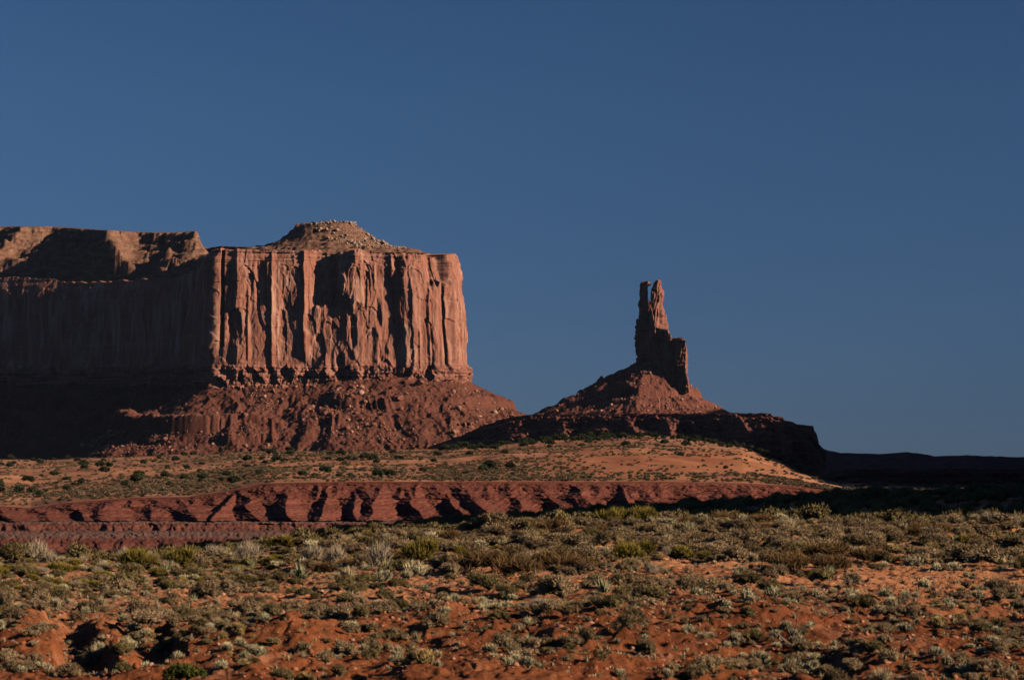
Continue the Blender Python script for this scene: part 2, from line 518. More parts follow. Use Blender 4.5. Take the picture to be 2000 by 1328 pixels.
# ------------------------------------------------------------------ mesa
# plan of the cliff line as (photo column, distance); the front wall is sunlit, the left one turns away from the sun
PLAN = [(-900, 3420), (-400, 3330), (-150, 3285), (0, 3250), (110, 3222), (230, 3180), (330, 3130), (394, 3085), (405, 3050), (408, 3010), (424, 2984), (520, 2984),
        (600, 2986), (700, 2984), (800, 2992), (858, 3000), (881, 3013), (891, 3042), (895, 3100), (890, 3200), (860, 3330), (600, 3500), (0, 3700), (-900, 3900)]
plan = np.array([(WX(p, d), d) for p, d in PLAN])
def resample(P, step):
    seg = np.hypot(*np.diff(P, axis=0).T); L = np.concatenate([[0], np.cumsum(seg)])
    u = np.arange(0, L[-1], step)
    return u, np.stack([np.interp(u, L, P[:, k]) for k in (0, 1)], 1)
def smooth(P, k):
    ker = np.hanning(2*k+3)[1:-1]; ker /= ker.sum()
    Q = np.concatenate([np.repeat(P[:1], k, 0), P, np.repeat(P[-1:], k, 0)])
    return np.stack([np.convolve(Q[:, j], ker, 'valid') for j in range(P.shape[1])], 1)
U, PL = resample(plan, 0.55)
PL = smooth(PL, 12)
TG = np.gradient(PL, axis=0); TG /= np.linalg.norm(TG, axis=1)[:, None]
NR = smooth(np.stack([TG[:, 1], -TG[:, 0]], 1), 14); NR /= np.linalg.norm(NR, axis=1)[:, None]   # outward
PPX = 1000+F*PL[:, 0]/PL[:, 1]
front_end = int(np.argmax(PL[:, 1] > 3210)) if False else None
k_right = int(np.argmax(PPX))                       # the right-hand corner
u_corner = U[np.argmin(np.abs(PPX-412)+np.where(PL[:, 1] > 3100, 999, 0))]
CL_TOP = [(-900, 556), (-200, 548), (0, 543), (200, 550), (330, 546), (385, 520), (402, 494), (412, 489), (432, 486), (450, 487), (490, 488), (520, 491), (560, 491), (600, 488),
          (618, 487), (640, 494), (700, 487), (760, 493), (800, 493), (840, 499), (868, 502), (882, 498), (903, 498), (930, 498)]
CL_BOT = [(-900, 744), (0, 742), (400, 741), (480, 746), (560, 741), (640, 736), (700, 731), (760, 729), (800, 729), (850, 735), (930, 738)]
def cl_z(px, Y, t):
    return WZ(tab(px, t), Y)
# buttresses (+) and alcoves (-): column of the edge, width left, width right, row top, row bottom, amount in metres
FEAT = [(414, 8, 17, 500, 690, 13), (435, 4, 4, 470, 675, -13), (463, 12, 30, 478, 745, 7), (486, 4, 5, 560, 700, 3), (511, 14, 12, 510, 600, -6), (531, 5, 8, 488, 720, 5),
        (560, 18, 20, 530, 700, -2), (594, 7, 8, 480, 700, 8), (598, 4, 9, 640, 712, 4), (632, 30, 31, 484, 598, -16), (640, 30, 20, 640, 735, 0), (692, 20, 36, 480, 600, 10), (694, 24, 34, 590, 735, 3),
        (672, 9, 18, 535, 592, 6), (690, 7, 8, 620, 672, -5), (712, 3, 5, 540, 600, -3), (736, 10, 7, 640, 735, 5), (752, 22, 22, 540, 700, -2), (764, 5, 12, 490, 540, 4),
        (789, 13, 62, 500, 735, 8), (803, 4, 16, 555, 735, 4), (836, 5, 20, 560, 735, 4), (850, 8, 9, 500, 735, 2), (858, 30, 25, 484, 549, -20), (862, 3, 3, 545, 735, -8),
        (880, 9, 22, 540, 740, 6), (893, 8, 10, 480, 545, 5), (903, 5, 5, 520, 740, -4), (640, 30, 8, 694, 735, 5), (668, 12, 8, 690, 738, -7), (815, 3, 7, 640, 735, 3), (745, 4, 14, 590, 640, 3)]

def cliff_disp(px, py, u, z, amt):
    d = np.zeros_like(z)
    wob = (fbm(py/35.0, px*0+u/40., 81, 3)-.5)*9
    for (c, wl, wr, t, b, a) in FEAT:
        x = px-c+wob*min(1.0, (wl+wr)/30.)
        sx = np.where(x < 0, np.clip(1+x/wl, 0, 1), np.clip(1-x/wr, 0, 1))
        sx = sx if a > 0 else sm(0, .5, sx)
        soft = 10 if a > 0 else 7
        ed = (vn(px/6., py/20., 85)-.5)*16
        sy = sm(t-soft, t+soft, py+ed)*(1-sm(b-soft, b+soft, py+ed))
        d = d+a*sx*sy
    d = d*amt*.60
    # spalled plates: quantised, stretched upright, crisp edges
    d0 = d
    q1 = fbm(u/38., z/85., 91, 3); q2 = fbm(u/17.+5, z/36., 92, 3)
    d = d+(steps(q1, 6, .06)-.5)*8 + (steps(q2, 6, .08)-.5)*3.2
    # joints and broken faces
    uw = u+(fbm(z/30., u/60., 93, 3)-.5)*14
    d = d+(ridged(u/24., z/190., 94, 3)-.5)*1.8
    d = d+cells(uw/30., z/52., 501, .9)*3.2+cells(uw/11.+3, z/24., 511, .9)*1.2+cells(uw/3.2, z/9., 521)*.55
    d = d+(fbm(u/2.2, z/5., 97, 3)-.5)*.9
    ar = np.random.default_rng(63)
    for k in range(46):                      # scars where a slab fell: arched on top, flat backed
        cu, cz = ar.uniform(u_corner-20, u_corner+330), ar.uniform(128, 225)
        hw, hh, dep = ar.uniform(4, 14), ar.uniform(8, 30), ar.uniform(1.0, 3.2)
        x, y = (u-cu)/hw, (z-cz)/hh
        e = np.where(y > 0, np.sqrt(x*x+y*y), np.maximum(np.abs(x), -y*.55))+(vn(u/3., z/4., 640+k)-.5)*.18
        d = d-dep*sm(1.04, .96, e)*np.clip(1+y*.8, 0, 1)
    d = d0+(d-d0)*(.40+.22*sm(395, 412, px))
    return d

def build_cliff(i0, i1, name, parent, origin, rows_n, ustep, amt):
    ii = np.arange(i0, i1, ustep)
    P, N, u, px0 = PL[ii], NR[ii], U[ii], PPX[ii]
    zt, zb = cl_z(px0, P[:, 1], CL_TOP), cl_z(px0, P[:, 1], CL_BOT)-9
    zt = zt+(fbm(u/4., 0*u, 101, 3)-.5)*3.4+(fbm(u/38., 0*u, 108, 3)-.5)*8*sm(400, 360, px0)
    s = np.concatenate([np.linspace(0, 1, rows_n)])[:, None]
    Z = zb[None]+(zt-zb)[None]*s
    PY = HY-Z*F/P[None, :, 1]
    PXg = np.broadcast_to(px0[None], Z.shape); Ug = np.broadcast_to(u[None], Z.shape)
    D = cliff_disp(PXg, PY, Ug, Z, amt*sm(404, 414, PXg))
    H = (zt-zb)[None]
    # batter, bedded foot and ledgy top
    D = D+(1-s)*H*.062
    foot = sm(724, 708, PY)
    D = D*(1-.25*(1-foot))+(1-foot)*(5.0+cells(Ug/5.5, Z/9., 531)*7)
    D = D+(1-foot)*((steps(fbm(Ug/6., Z/9., 103, 3), 7, .1)-.5)*8+(vn(Ug/90., Z/1.9, 104)-.5)*1.6)
    topb = sm(.86, .90, s+(vn(Ug/14., 0*Ug, 107)-.5)*.08)
    bed = (vn(Ug/70., Z/2.3, 105)-.5)*2.2+(vn(Ug/50., Z/.9, 106)-.5)*.9
    D = D+topb*(bed*(.25+.75*sm(395, 412, PXg))-1.2)-topb*sm(.90, 1.0, s)*2.5
    X = P[None, :, 0]+N[None, :, 0]*D; Y = P[None, :, 1]+N[None, :, 1]*D
    # cap row turned inwards
    cap = []
    for inn, dz in ((5., .3), (22., -.5), (46., -1.0)):
        cap.append((X[-1:]-N[None, :, 0]*inn, Y[-1:]-N[None, :, 1]*inn, Z[-1:]+dz))
    X = np.concatenate([X]+[c[0] for c in cap]); Y = np.concatenate([Y]+[c[1] for c in cap]); Z = np.concatenate([Z]+[c[2] for c in cap])
    return link(name, grid(name, X, Y, Z, M_CLIFF, origin=origin, smooth=False), parent)

MO = (WX(560, 3000), 3000.0, 0.0)
mesa = tag(empty('mesa', MO), 'massive red sandstone mesa with sheer sunlit prow and long wall in shadow', 'mesa')
kc = int(np.argmin(np.abs(U-u_corner)))
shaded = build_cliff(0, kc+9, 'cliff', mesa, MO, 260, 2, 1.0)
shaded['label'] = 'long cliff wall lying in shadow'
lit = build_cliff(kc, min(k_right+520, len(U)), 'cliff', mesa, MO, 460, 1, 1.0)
lit['label'] = 'sunlit fluted cliff of the prow'

POLY = PL[::12]
UP = U[::12]
def sdist(X, Y, P=POLY):
    """distance to the cliff line (+ outside) and arc position of the nearest point"""
    best = np.full(X.shape, 1e9); arc = np.zeros(X.shape); side = np.zeros(X.shape)
    for a, b, u0, u1 in zip(P[:-1], P[1:], UP[:-1], UP[1:]):
        e = b-a; l = float(np.hypot(*e))
        t = np.clip(((X-a[0])*e[0]+(Y-a[1])*e[1])/(l*l), 0, 1)
        dx, dy = X-a[0]-t*e[0], Y-a[1]-t*e[1]
        d2 = dx*dx+dy*dy
        m = d2 < best
        best = np.where(m, d2, best); arc = np.where(m, u0+t*(u1-u0), arc)
        side = np.where(m, dx*e[1]-dy*e[0], side)
    return np.sqrt(best)*np.sign(side), arc

def htop(X, Y):
    d, arc = sdist(X, Y)
    ins = -d
    px = 1000+F*X/Y
    rim = np.minimum(np.interp(arc, U, cl_z(PPX, PL[:, 1], CL_TOP)), WZ(tab(np.clip(px, -900, 930), CL_TOP), Y))
    z = rim-2.0+sm(0, 8, ins)*2.2+np.clip(ins, 0, 60)*.05
    # left mesa: a slope of ledges rising to a capped flat
    left = sm(412, 380, px+ (fbm(Y/30., X/30., 110, 2)-.5)*20)
    top = WZ(tab(px, [(-900, 440), (0, 443), (100, 443), (200, 450), (300, 455), (345, 455), (386, 452), (392, 466), (410, 480)]), Y)
    spur = (ridged(arc/75., ins/160., 111, 3)-.45)*26*sm(5, 50, ins)
    bulge = 66*np.exp(-((px-206)/40)**2)*sm(2, 25, ins)
    rise = np.clip(ins-2, 0, 400)*.56+spur+bulge*.6
    rise = rise+(steps((rise % 60)/60., 5, .14)-(rise % 60)/60.)*60*.55
    zl = rim-1.5+np.maximum(rise, ins*.10)+((fbm(X/9, Y/9, 113, 5, .6)-.5)*7.0+cells(X/15, Y/13, 551)*6.0+cells(X/5.5, Y/5, 555)*2.6)*sm(4, 16, ins)
    capz = top-5
    zl = np.where(zl > capz, np.minimum(capz+(zl-capz)*4, top+(fbm(X/6, Y/6, 114, 2)-.5)*1.6), zl)
    # rocky hill on the prow
    cx, cy = WX(640, 3085), 3085.
    ang = np.arctan2(Y-cy, X-cx)
    pxr = np.hypot((X-cx)/1.0, (Y-cy)/.80)
    rx = np.where(X > cx, 1.15, 1.0)*pxr/.545
    ht = tab(rx/np.where(X > cx, 1.15, 1.0), [(0, 435), (58, 435), (62, 442), (68, 449), (80, 459), (95, 470), (125, 482), (165, 490), (230, 500)])
    pe = tab(px, [(400, 0), (480, 0), (520, 0)])
    skyl = tab(px, [(400, 492), (490, 487), (520, 478), (540, 472), (560, 456), (578, 441), (600, 436), (690, 435), (700, 445), (740, 465), (775, 481), (865, 497), (900, 499)])
    hill = WZ(np.maximum(ht, skyl+0), Y)
    hq = ((hill-rim) % 6.5)/6.5
    hill = hill+(steps(hq, 1, .22)-hq)*3.2
    hill = hill+(fbm(X/9, Y/9, 116, 5, .6)-.5)*4.0+cells(X/7, Y/6, 561)*2.4
    hill = np.minimum(hill, WZ(436.5, Y)+(fbm(X/4, Y/4, 118, 2)-.5)*1.2)+(ridged(arc/20., ins/40, 117, 2)-.5)*1.6
    edge = sm(0, 34, ins)
    zr = np.maximum(z, rim-2+(hill-rim+2)*edge)
    return zl*left+zr*(1-left)-45*(1-np.where(px < 405, sm(15.5, 20, ins), sm(24.5, 29, ins))), d

gx, gy = np.meshgrid(np.linspace(WX(-420, 3100), -30, 560), np.concatenate([np.linspace(2985, 3180, 200, endpoint=False), np.linspace(3180, 3560, 150)]), indexing='xy')
tz, td = htop(gx, gy)
link('rocky_cap', grid('rocky_cap', gx, gy, tz, M_TOP, keep=td < np.where(1000+F*gx/gy < 405, -15, -24), origin=MO, smooth=False), mesa)

def htalus(X, Y):
    d, arc = sdist(X, Y)
    px = 1000+F*X/Y
    zb = np.interp(arc, U, cl_z(PPX, PL[:, 1], CL_BOT))+2
    dd = np.clip(d, 0, None)
    gul = (ridged(arc/34.+fbm(X/40, Y/40, 120, 2)*.8, dd/150., 121, 4)-.52)
    amp = sm(0, 70, dd)*21
    fall = dd*(.70-.10*sm(0, 120, dd))-6*np.exp(-dd/12.)*0
    # a rock bench with a dark riser along the lower left of the slope
    lf = sm(585, 470, px)
    dl = 64+(ridged(arc/52., 0*arc, 127, 3)-.5)*26+cells(arc/7., dd/9., 581)*7+cells(arc/2.5, dd/3., 585)*2.5
    fall = fall-.55*24*sm(dl, dl+24, dd)*lf+10*sm(dl+23, dl+28, dd)*lf
    z = zb-fall+gul*amp*(1-.4*lf*sm(dl-10, dl, dd))
    # ledge bands
    for lev, hh, wid in ((WZ(786, 2950), 9.8, .9), (WZ(824, 2900), 13.0, 1.0), (WZ(858, 2880), 8.0, .8)):
        lv = lev+(fbm(arc/60., 0*arc, int(lev)+3, 2)-.5)*10
        pres = sm(.40, .55, vn(arc/55., 0*arc+.5, int(lev)+9)) if hh < 10 else np.maximum(sm(480, 380, px), .35*sm(.5, .6, vn(arc/50., 0*arc, 130)))
        z = z+pres*(np.tanh((z-lv)/1.2)-np.tanh((z-lv)/(hh*1.6)))*hh*.5
    z = z+(cells(X/16, Y/16, 541)*2.2+cells(X/4.5, Y/4.5, 545)*1.5)*sm(0, 12, dd)+(fbm(X/9, Y/9, 123, 4)-.5)*5.0*sm(0, 12, dd)+(fbm(X/2.6, Y/2.6, 125, 3)-.5)*2.4
    z = np.where(d < 0, zb-2, z)
    return np.maximum(z, 2.0)
gx, gy = np.meshgrid(np.linspace(WX(-420, 2900), 60, 760), np.concatenate([np.linspace(2740, 3080, 420, endpoint=False), np.linspace(3080, 3330, 110)]), indexing='xy')
tal_z = htalus(gx, gy)
dq, _ = sdist(gx, gy)
link('talus_slope', grid('talus_slope', gx, gy, tal_z, M_TALUS, keep=dq > -45, origin=MO, smooth=False), mesa)

# ------------------------------------------------------------------ the twin pinnacle on its cone
YS = 3600.0
SO = (WX(1275, YS), YS, WZ(806, YS))
spire = tag(empty('rock_spire', SO), 'slender twin pronged rock pinnacle standing on a cone of rubble', 'rock spire')
K = YS/F
def loft(name, rowsL, rowsR, edge, depth, yc, seed, lean=28, z_lo=None):
    """tower of stacked sections: rows give photo outlines, edge = where the near corner stands between left and right (0..1)"""
    y0 = max(rowsL[0][1], rowsR[0][1]); y1 = min(rowsL[-1][1], rowsR[-1][1])
    ys = np.linspace(y0, y1, int((y1-y0)*1.6))
    L = np.array(rowsL, float); R = np.array(rowsR, float)
    xl = np.interp(ys, L[:, 1], L[:, 0]); xr = np.interp(ys, R[:, 1], R[:, 0])
    e = tab(ys, edge)
    n = 96
    V = []
    for k, y in enumerate(ys):
        a, b = (xl[k]-1000)*K, (xr[k]-1000)*K
        wd = b-a
        bx = a+wd*e[k]
        nb = -wd*e[k]*math.tan(math.radians(lean))          # near corner comes towards the camera
        C = np.array([(a, 0), (bx, nb), (b, nb+ (b-bx)*1.1+wd*.12), (b-wd*.08, depth), (a+wd*.2, depth*1.05)])
        Q = np.vstack([C, C[:1]])
        seg = np.hypot(*np.diff(Q, axis=0).T); T = np.concatenate([[0], np.cumsum(seg)])
        u = np.linspace(0, T[-1], n, endpoint=False)
        P = np.stack([np.interp(u, T, Q[:, 0]), np.interp(u, T, Q[:, 1])], 1)
        m = P.mean(0); D = P-m; D /= np.linalg.norm(D, axis=1)[:, None]+1e-6
        z = WZ(y, YS)
        th = u/6.0
        nz = (fbm(th, np.full(n, z/16.), seed, 3)-.5)*4.0+(steps(fbm(th*1.7, np.full(n, z/30.), seed+3, 2), 5, .1)-.5)*5.5+(vn(th*.3, np.full(n, z/2.2), seed+5)-.5)*1.3
        nz += cells(th*.9, np.full(n, z/22.), seed+20)*3.2+cells(th*2.2, np.full(n, z/7.), seed+30)*2.0
        nz -= .6
        P = P+D*nz[:, None]*min(1.0, wd/14.)
        V.append(np.column_stack([P[:, 0], P[:, 1]+yc, np.full(n, z)+(fbm(th*2, 0*th, seed+8, 2)-.5)*(2.0 if k == 0 else 0)]))
    V = np.array(V)
    cen = V[0].mean(0); cen[2] += 1.2
    mid = V[0]*.55+cen*.45; mid[:, 2] += .8
    allV = np.concatenate([cen[None].repeat(n, 0)[None], mid[None], V])
    X, Y, Z = (np.concatenate([allV[..., k], allV[:, :1, k]], 1) for k in range(3))
    return link(name, grid(name, X, Y, Z, M_CLIFF_S, origin=SO, smooth=False), spire)

def m_spire():
    n = NT('spire_sandstone')
    st = n.noise(.14, .14, .03, 5, .6)
    lay = n.noise(.01, .01, .3, 4, .6)
    c = n.mix(n.rng(st, .36, .64), (.185, .070, .046), (.34, .145, .095))
    c = n.mix(n.rng(lay, .5, .66, 0, .5), c, (.20, .08, .052))
    n.bump(n.noise(.5, .5, .5, 6, .65), .5, 1.0)
    return n.done(c)
M_CLIFF_S = m_spire()
def zp(zx, zy): return (1200+zx/5.535, 530+zy/5.535)
def zps(l): return [zp(*q) for q in l]
loft('prong', zps([(292, 118), (283, 140), (280, 200), (282, 300), (275, 400), (265, 520), (246, 620), (236, 700), (232, 800), (236, 900), (229, 960), (225, 1250)]),
     zps([(378, 118), (390, 140), (364, 158), (356, 200), (358, 300), (376, 322), (400, 420), (430, 620), (440, 900), (440, 1250)]),
     [(540, .75), (585, .8), (600, 1.0), (900, 1.0)], 16, YS+4, 201, 46)
loft('prong', zps([(455, 98), (446, 104), (430, 125), (408, 170), (393, 240), (393, 285), (388, 322), (360, 420), (350, 620), (335, 900), (330, 1280)]),
     zps([(496, 98), (507, 104), (512, 150), (530, 210), (541, 280), (536, 350), (556, 420), (579, 480), (577, 560), (570, 640), (578, 700), (590, 760), (620, 1280)]),
     [(540, .45), (570, .42), (600, .36), (620, .32), (640, .34), (646, .92), (660, .97), (800, 1.0)], 22, YS-4, 221, 44)
loft('shoulder_block', zps([(560, 690), (556, 760), (540, 900), (520, 1320)]),
     zps([(592, 690), (608, 735), (690, 741), (700, 745), (738, 770), (748, 840), (757, 950), (754, 1050), (762, 1120), (772, 1200), (788, 1270), (792, 1320)]),
     [(640, .95), (900, .93)], 20, YS-27, 241, 36)
loft('shoulder_block', zps([(610, 738), (602, 760), (590, 1320)]), zps([(705, 719), (728, 740), (745, 800), (752, 850), (757, 950), (754, 1050), (762, 1120), (772, 1200), (787, 1270), (790, 1320)]),
     [(640, .93), (900, .93)], 18, YS-29, 251, 36)

def hcone(X, Y):
    cx, cy = WX(1268, YS), YS+4
    r = np.hypot(X-cx, Y-cy)/K
    th = np.arctan2(Y-cy, X-cx)
    pyr = np.maximum.reduce([((X-cx)*a+(Y-cy)*b)/K/c for a, b, c in ((-.82, -.57, .82), (.88, -.47, .88), (.22, -.97, 1.0), (-.82, .57, .82), (.88, .47, .88))])
    r = .3*r+.7*np.maximum(pyr, 0)
    r = r*(1+.16*(fbm(np.cos(th)*2.2+5, np.sin(th)*2.2+5, 141, 3)-.5))
    wgt = (1+np.cos(th))/2
    yl = tab(r, [(0, 697), (24, 708), (92, 743), (147, 777), (214, 808), (400, 860)])
    yr = tab(r, [(0, 697), (40, 722), (77, 758), (98, 768), (134, 790), (158, 806), (400, 880)])
    yf = tab(r, [(0, 700), (30, 713), (95, 766), (100, 779), (140, 797), (158, 808), (400, 900)])
    f = np.clip(-np.sin(th), 0, 1)**1.3
    y = (yl*(1-wgt)+yr*wgt)*(1-f)+yf*f
    z = WZ(y, YS)
    for lev, hh in ((WZ(772, YS), 9.0), (WZ(790, YS), 4.5)):
        lv = lev+(fbm(th*2.5, 0*th, int(lev), 3)-.5)*7
        z = z+sm(.25, .45, vn(th*2.2, 0*th+.5, int(lev)+1))*(np.tanh((z-lv)/1.0)-np.tanh((z-lv)/(hh*1.5)))*hh*.5
    z = z+(ridged(th*3.7+.6+fbm(X/30, Y/30, 148, 2)*.5, r/120., 143, 4)-.5)*8*sm(20, 110, r)+(fbm(X/6, Y/6, 145, 4)-.5)*4.0+(fbm(X/2.5, Y/2.5, 146, 2)-.5)*1.6
    return z
gx, gy = np.meshgrid(np.linspace(WX(930, YS), WX(1560, YS), 560), np.linspace(YS-260, YS+200, 400), indexing='xy')
cz = hcone(gx, gy)
link('talus_slope', grid('spire_talus', gx, gy, cz, M_SPIRE_TALUS, keep=cz > 56, origin=SO), spire)

# ------------------------------------------------------------------ the bench under the pinnacle and the far low ridge
def ridge_sheet(name, pxs, top, Ytop, Ybot, zbot, seed, label, rib=14., slope_noise=1.0, flat=300, turn=0.0):
    px = np.arange(pxs[0], pxs[1], 1.25)
    s = np.linspace(0, 1, 150)
    PX, S = np.meshgrid(px, s, indexing='xy')
    zt = WZ(tab(px, top), Ytop+turn*(1505-px))[None]
    zt = zt+(fbm(px/9., 0*px, seed, 3)-.5)[None]*1.5
    Z = zt+(zbot-zt)*S
    sh = turn*(1505-PX)+0*S
    Yv = Ytop+sh+(Ybot-Ytop)*S
    rb = ridged(PX/70.-S*.8, S*1.2, seed+1, 4)-.5
    st = (S*4.2+vn(PX/90., 0*PX, seed+2)*.5) % 1.0
    Yv = Yv-rb*rib*2*sm(0, .3, S)-(fbm(PX/7., S*30, seed+3, 4)-.5)*9*slope_noise*sm(0, .05, S)-(sm(.4, .65, st)-st)*9*sm(.02, .1, S)
    X = WX(PX, Ytop+sh+(Ybot-Ytop)*S)
    back = [(X[:1]*(Ytop+flat)/Ytop*0+X[:1], Yv[:1]+flat, Z[:1]+0.0), (X[:1], Yv[:1]+flat+260, Z[:1]*0-20)]
    X = np.concatenate([back[1][0], back[0][0], X]); Yv = np.concatenate([back[1][1], back[0][1], Yv]); Z = np.concatenate([back[1][2], back[0][2], Z])
    return tag(link(name, grid(name, X, Yv, Z, M_SPIRE_TALUS)), label, kind='structure')
ridge_sheet('hill', (800, 1612), [(800, 885), (850, 868), (900, 851), (950, 829), (1000, 813), (1050, 809), (1200, 808), (1420, 807), (1505, 807), (1511, 812), (1530, 815), (1534, 821), (1550, 824),
            (1555, 829), (1588, 831), (1591, 843), (1595, 848), (1600, 868), (1612, 880)], 2625, 2570, 8, 161, 'dark flat topped ridge carrying the rock pinnacle', 20., flat=1300, turn=.35)
ridge_sheet('hill', (1560, 2500), [(1560, 860), (1600, 872), (1612, 878), (1640, 884), (1700, 886), (1750, 886), (1772, 883), (1800, 886), (1825, 891), (1890, 889), (2000, 893), (2500, 890)],
            4600, 4250, -20, 171, 'low dark ridge along the right horizon', 18., flat=500)

ridge_sheet('hill', (1585, 2500), [(1585, 934), (1610, 925), (1660, 917), (1720, 914), (1800, 918), (1860, 914), (1950, 917), (2100, 915), (2500, 915)],
            2500, 2472, -12, 175, 'low dark rise on the shaded valley floor at the right', 14., flat=300)
ridge_sheet('hill', (1600, 2500), [(1600, 952), (1640, 948), (1680, 947), (1740, 945), (1800, 947), (1850, 951), (1950, 950), (2100, 950), (2500, 950)],
            1150, 1138, -9, 177, 'low red mound on the valley floor at the right', 6., flat=160)

# unseen land added beyond the right edge of the view: a long mesa and a small knoll that keep the valley and the dip in shadow
def shade_mesa():
    yy = np.linspace(700, 5200, 240); ww = np.linspace(0, 1, 80)
    edge = np.interp(yy, [700, 1500, 3300, 4400, 5200], [420, 420, 840, 1080, 1250])
    ht = np.interp(yy, [700, 760, 860, 1500, 2400, 3300, 4400, 5200], [0, 60, 118, 140, 215, 332, 330, 300])
    W, Yg = np.meshgrid(ww, yy, indexing='xy')
    d = W*700
    H = ht[:, None]+(fbm(Yg/60., W*3, 181, 4)-.5)*16
    Z = H*(.35*sm(0, 90, d)+.65*sm(84, 96, d))
    X = edge[:, None]-90+d+(ridged(Yg/45., W*2, 183, 4)-.5)*34*(1-sm(60, 200, d))
    tag(link('hill', grid('shade_mesa', X, Yg, Z-4, M_TALUS)), 'unseen dark red mesa flank added right of the valley to shade it', kind='structure')
shade_mesa()
def shade_knoll():  # unseen, added so its shadow falls on the dip behind the crest
    X, Y = np.meshgrid(np.linspace(44, 260, 130), np.linspace(92, 340, 130), indexing='xy')
    cx = 150.
    d = np.maximum(np.abs(X-cx)/100., np.abs(Y-206-(X-100)*-.0)/106.)
    Z = -6+62*(1-sm(.45, 1.0, d+(fbm(X/25, Y/25, 191, 4)-.5)*.16))
    tag(link('hill', grid('shade_knoll', X, Y, Z, M_TALUS)), 'unseen rocky knoll added beyond the right edge to shade the dip', kind='structure')
shade_knoll()

# ------------------------------------------------------------------ rocks
def ico(sub):
    bm = bmesh.new(); bmesh.ops.create_icosphere(bm, subdivisions=sub, radius=1.0)
    V = np.array([v.co[:] for v in bm.verts]); Fc = np.array([[v.index for v in f.verts] for f in bm.faces]); bm.free()
    return V, Fc
ICO1, ICO2, ICO3 = ico(1), ico(2), ico(3)
def rock_shape(rng, base=ICO1):
    """angular block: a ball cut flat by random planes"""
    V = base[0]*1.6
    for k in range(8):
        n = rng.normal(size=3); n /= np.linalg.norm(n)
        h = rng.uniform(.38, .85)
        d = V@n
        V = V-np.outer(np.clip(d-h, 0, None), n)
    V = V*np.array([rng.uniform(.8, 1.25), rng.uniform(.8, 1.2), rng.uniform(.55, .95)])
    return V
def rotz(V, a):
    c, s = math.cos(a), math.sin(a)
    return V@np.array([[c, s, 0], [-s, c, 0], [0, 0, 1]])
def rock_field(name, pts, sizes, mat, seed, label=None, parent=None, origin=(0, 0, 0), base=ICO1):
    rng = np.random.default_rng(seed)
    kinds = [rock_shape(rng, base) for _ in range(14)]
    Vs, Fs, Rn = [], [], []; off = 0
    for (p, s) in zip(pts, sizes):
        V = rotz(kinds[rng.integers(14)], rng.uniform(0, 6.28))*s+np.array(p)-np.array(origin)
        Vs.append(V); Fs.append(base[1]+off); off += len(V); Rn.append(np.full(len(V), rng.random()))
    me = mesh_np(name, np.concatenate(Vs), np.concatenate(Fs), 3, mat, {'rnd': np.concatenate(Rn)}, smooth=False)
    return link(name, me, parent)
rng = np.random.default_rng(77)
# rubble over the mesa's talus
n = 11000
rx = rng.uniform(WX(60, 2900), 40, n); ry = rng.uniform(2860, 3010, n)
dm, am = sdist(rx, ry)
clus = vn(am/30., dm/40., 210)
ok = (dm > 1) & (rng.random(n) < .06+1.1*sm(.45, .75, clus))
rx, ry = rx[ok], ry[ok]
rz = htalus(rx, ry)
sz = .42*(1/np.clip(rng.random(len(rx)), .006, 1))**.42
tag(rock_field('rubble', np.column_stack([rx, ry, rz+sz*.2]), sz, M_BOULDER, 5), 'broken red rubble strewn down the sunlit talus of the mesa', 'rubble', kind='stuff')
# pale blocks below the cap of the prow hill
n = 900
cxp = rng.uniform(560, 800, n); ryp = rng.uniform(3025, 3085, n); rxp = WX(cxp, ryp)
zt_, dt_ = htop(rxp, ryp)
pyp = HY-zt_*F/ryp
right = cxp-tab(pyp, [(430, 600), (450, 618), (470, 640), (482, 690), (500, 760)])
ok = (dt_ < -14) & (right > 0) & (pyp < 484)
sz = .75*(1/np.clip(rng.random(ok.sum()), .03, 1))**.38
rock_field('cap_rubble', np.column_stack([rxp[ok], ryp[ok], zt_[ok]+sz*.25]), sz, M_PALE, 6, origin=MO, parent=mesa)['kind'] = 'stuff'
# rubble on the pinnacle's cone
n = 1500
tx, ty = WX(rng.uniform(1050, 1420, n), YS), rng.uniform(YS-140, YS, n)
tz_ = hcone(tx, ty)
ok = (tz_ > WZ(806, YS)-2)
sz = .5*(1/np.clip(rng.random(ok.sum()), .02, 1))**.40
tag(rock_field('rubble', np.column_stack([tx[ok], ty[ok], tz_[ok]+sz*.2]), sz, M_BOULDER, 7), 'loose dark red rubble lying on the cone under the pinnacle', 'rubble', kind='stuff')

# single big boulders one can point to: column, row, size in metres, label
def hit_talus(px, py):
    Y = np.linspace(2800, 3060, 900); X = WX(px, Y)
    g = htalus(X, Y)-WZ(py, Y); k = int(np.argmax(g > 0))
    return X[k], Y[k], WZ(py, Y[k])
BOULD = [(817, 752, 6.2, 'largest tilted boulder high on the right of the talus just under the cliff'), (805, 738, 4.0, 'boulder perched behind the largest tilted block under the cliff'),
         (781, 782, 5.4, 'big square boulder halfway down the sunlit talus with a shadow to its left'), (785, 800, 4.0, 'rounded boulder just below the big square one on the talus'),
         (714, 822, 3.6, 'pale boulder alone in the middle of the lower talus'), (533, 765, 4.2, 'red boulder below the left end of the sunlit cliff'),
         (550, 781, 4.0, 'pale slanting block below the left end of the sunlit cliff'), (920, 826, 4.4, 'boulder near the right foot of the talus beside the dark ridge'),
         (893, 830, 3.2, 'smaller pale boulder near the right foot of the talus'), (905, 790, 3.4, 'boulder on the right shoulder of the talus below the prow')]
brng = np.random.default_rng(33)
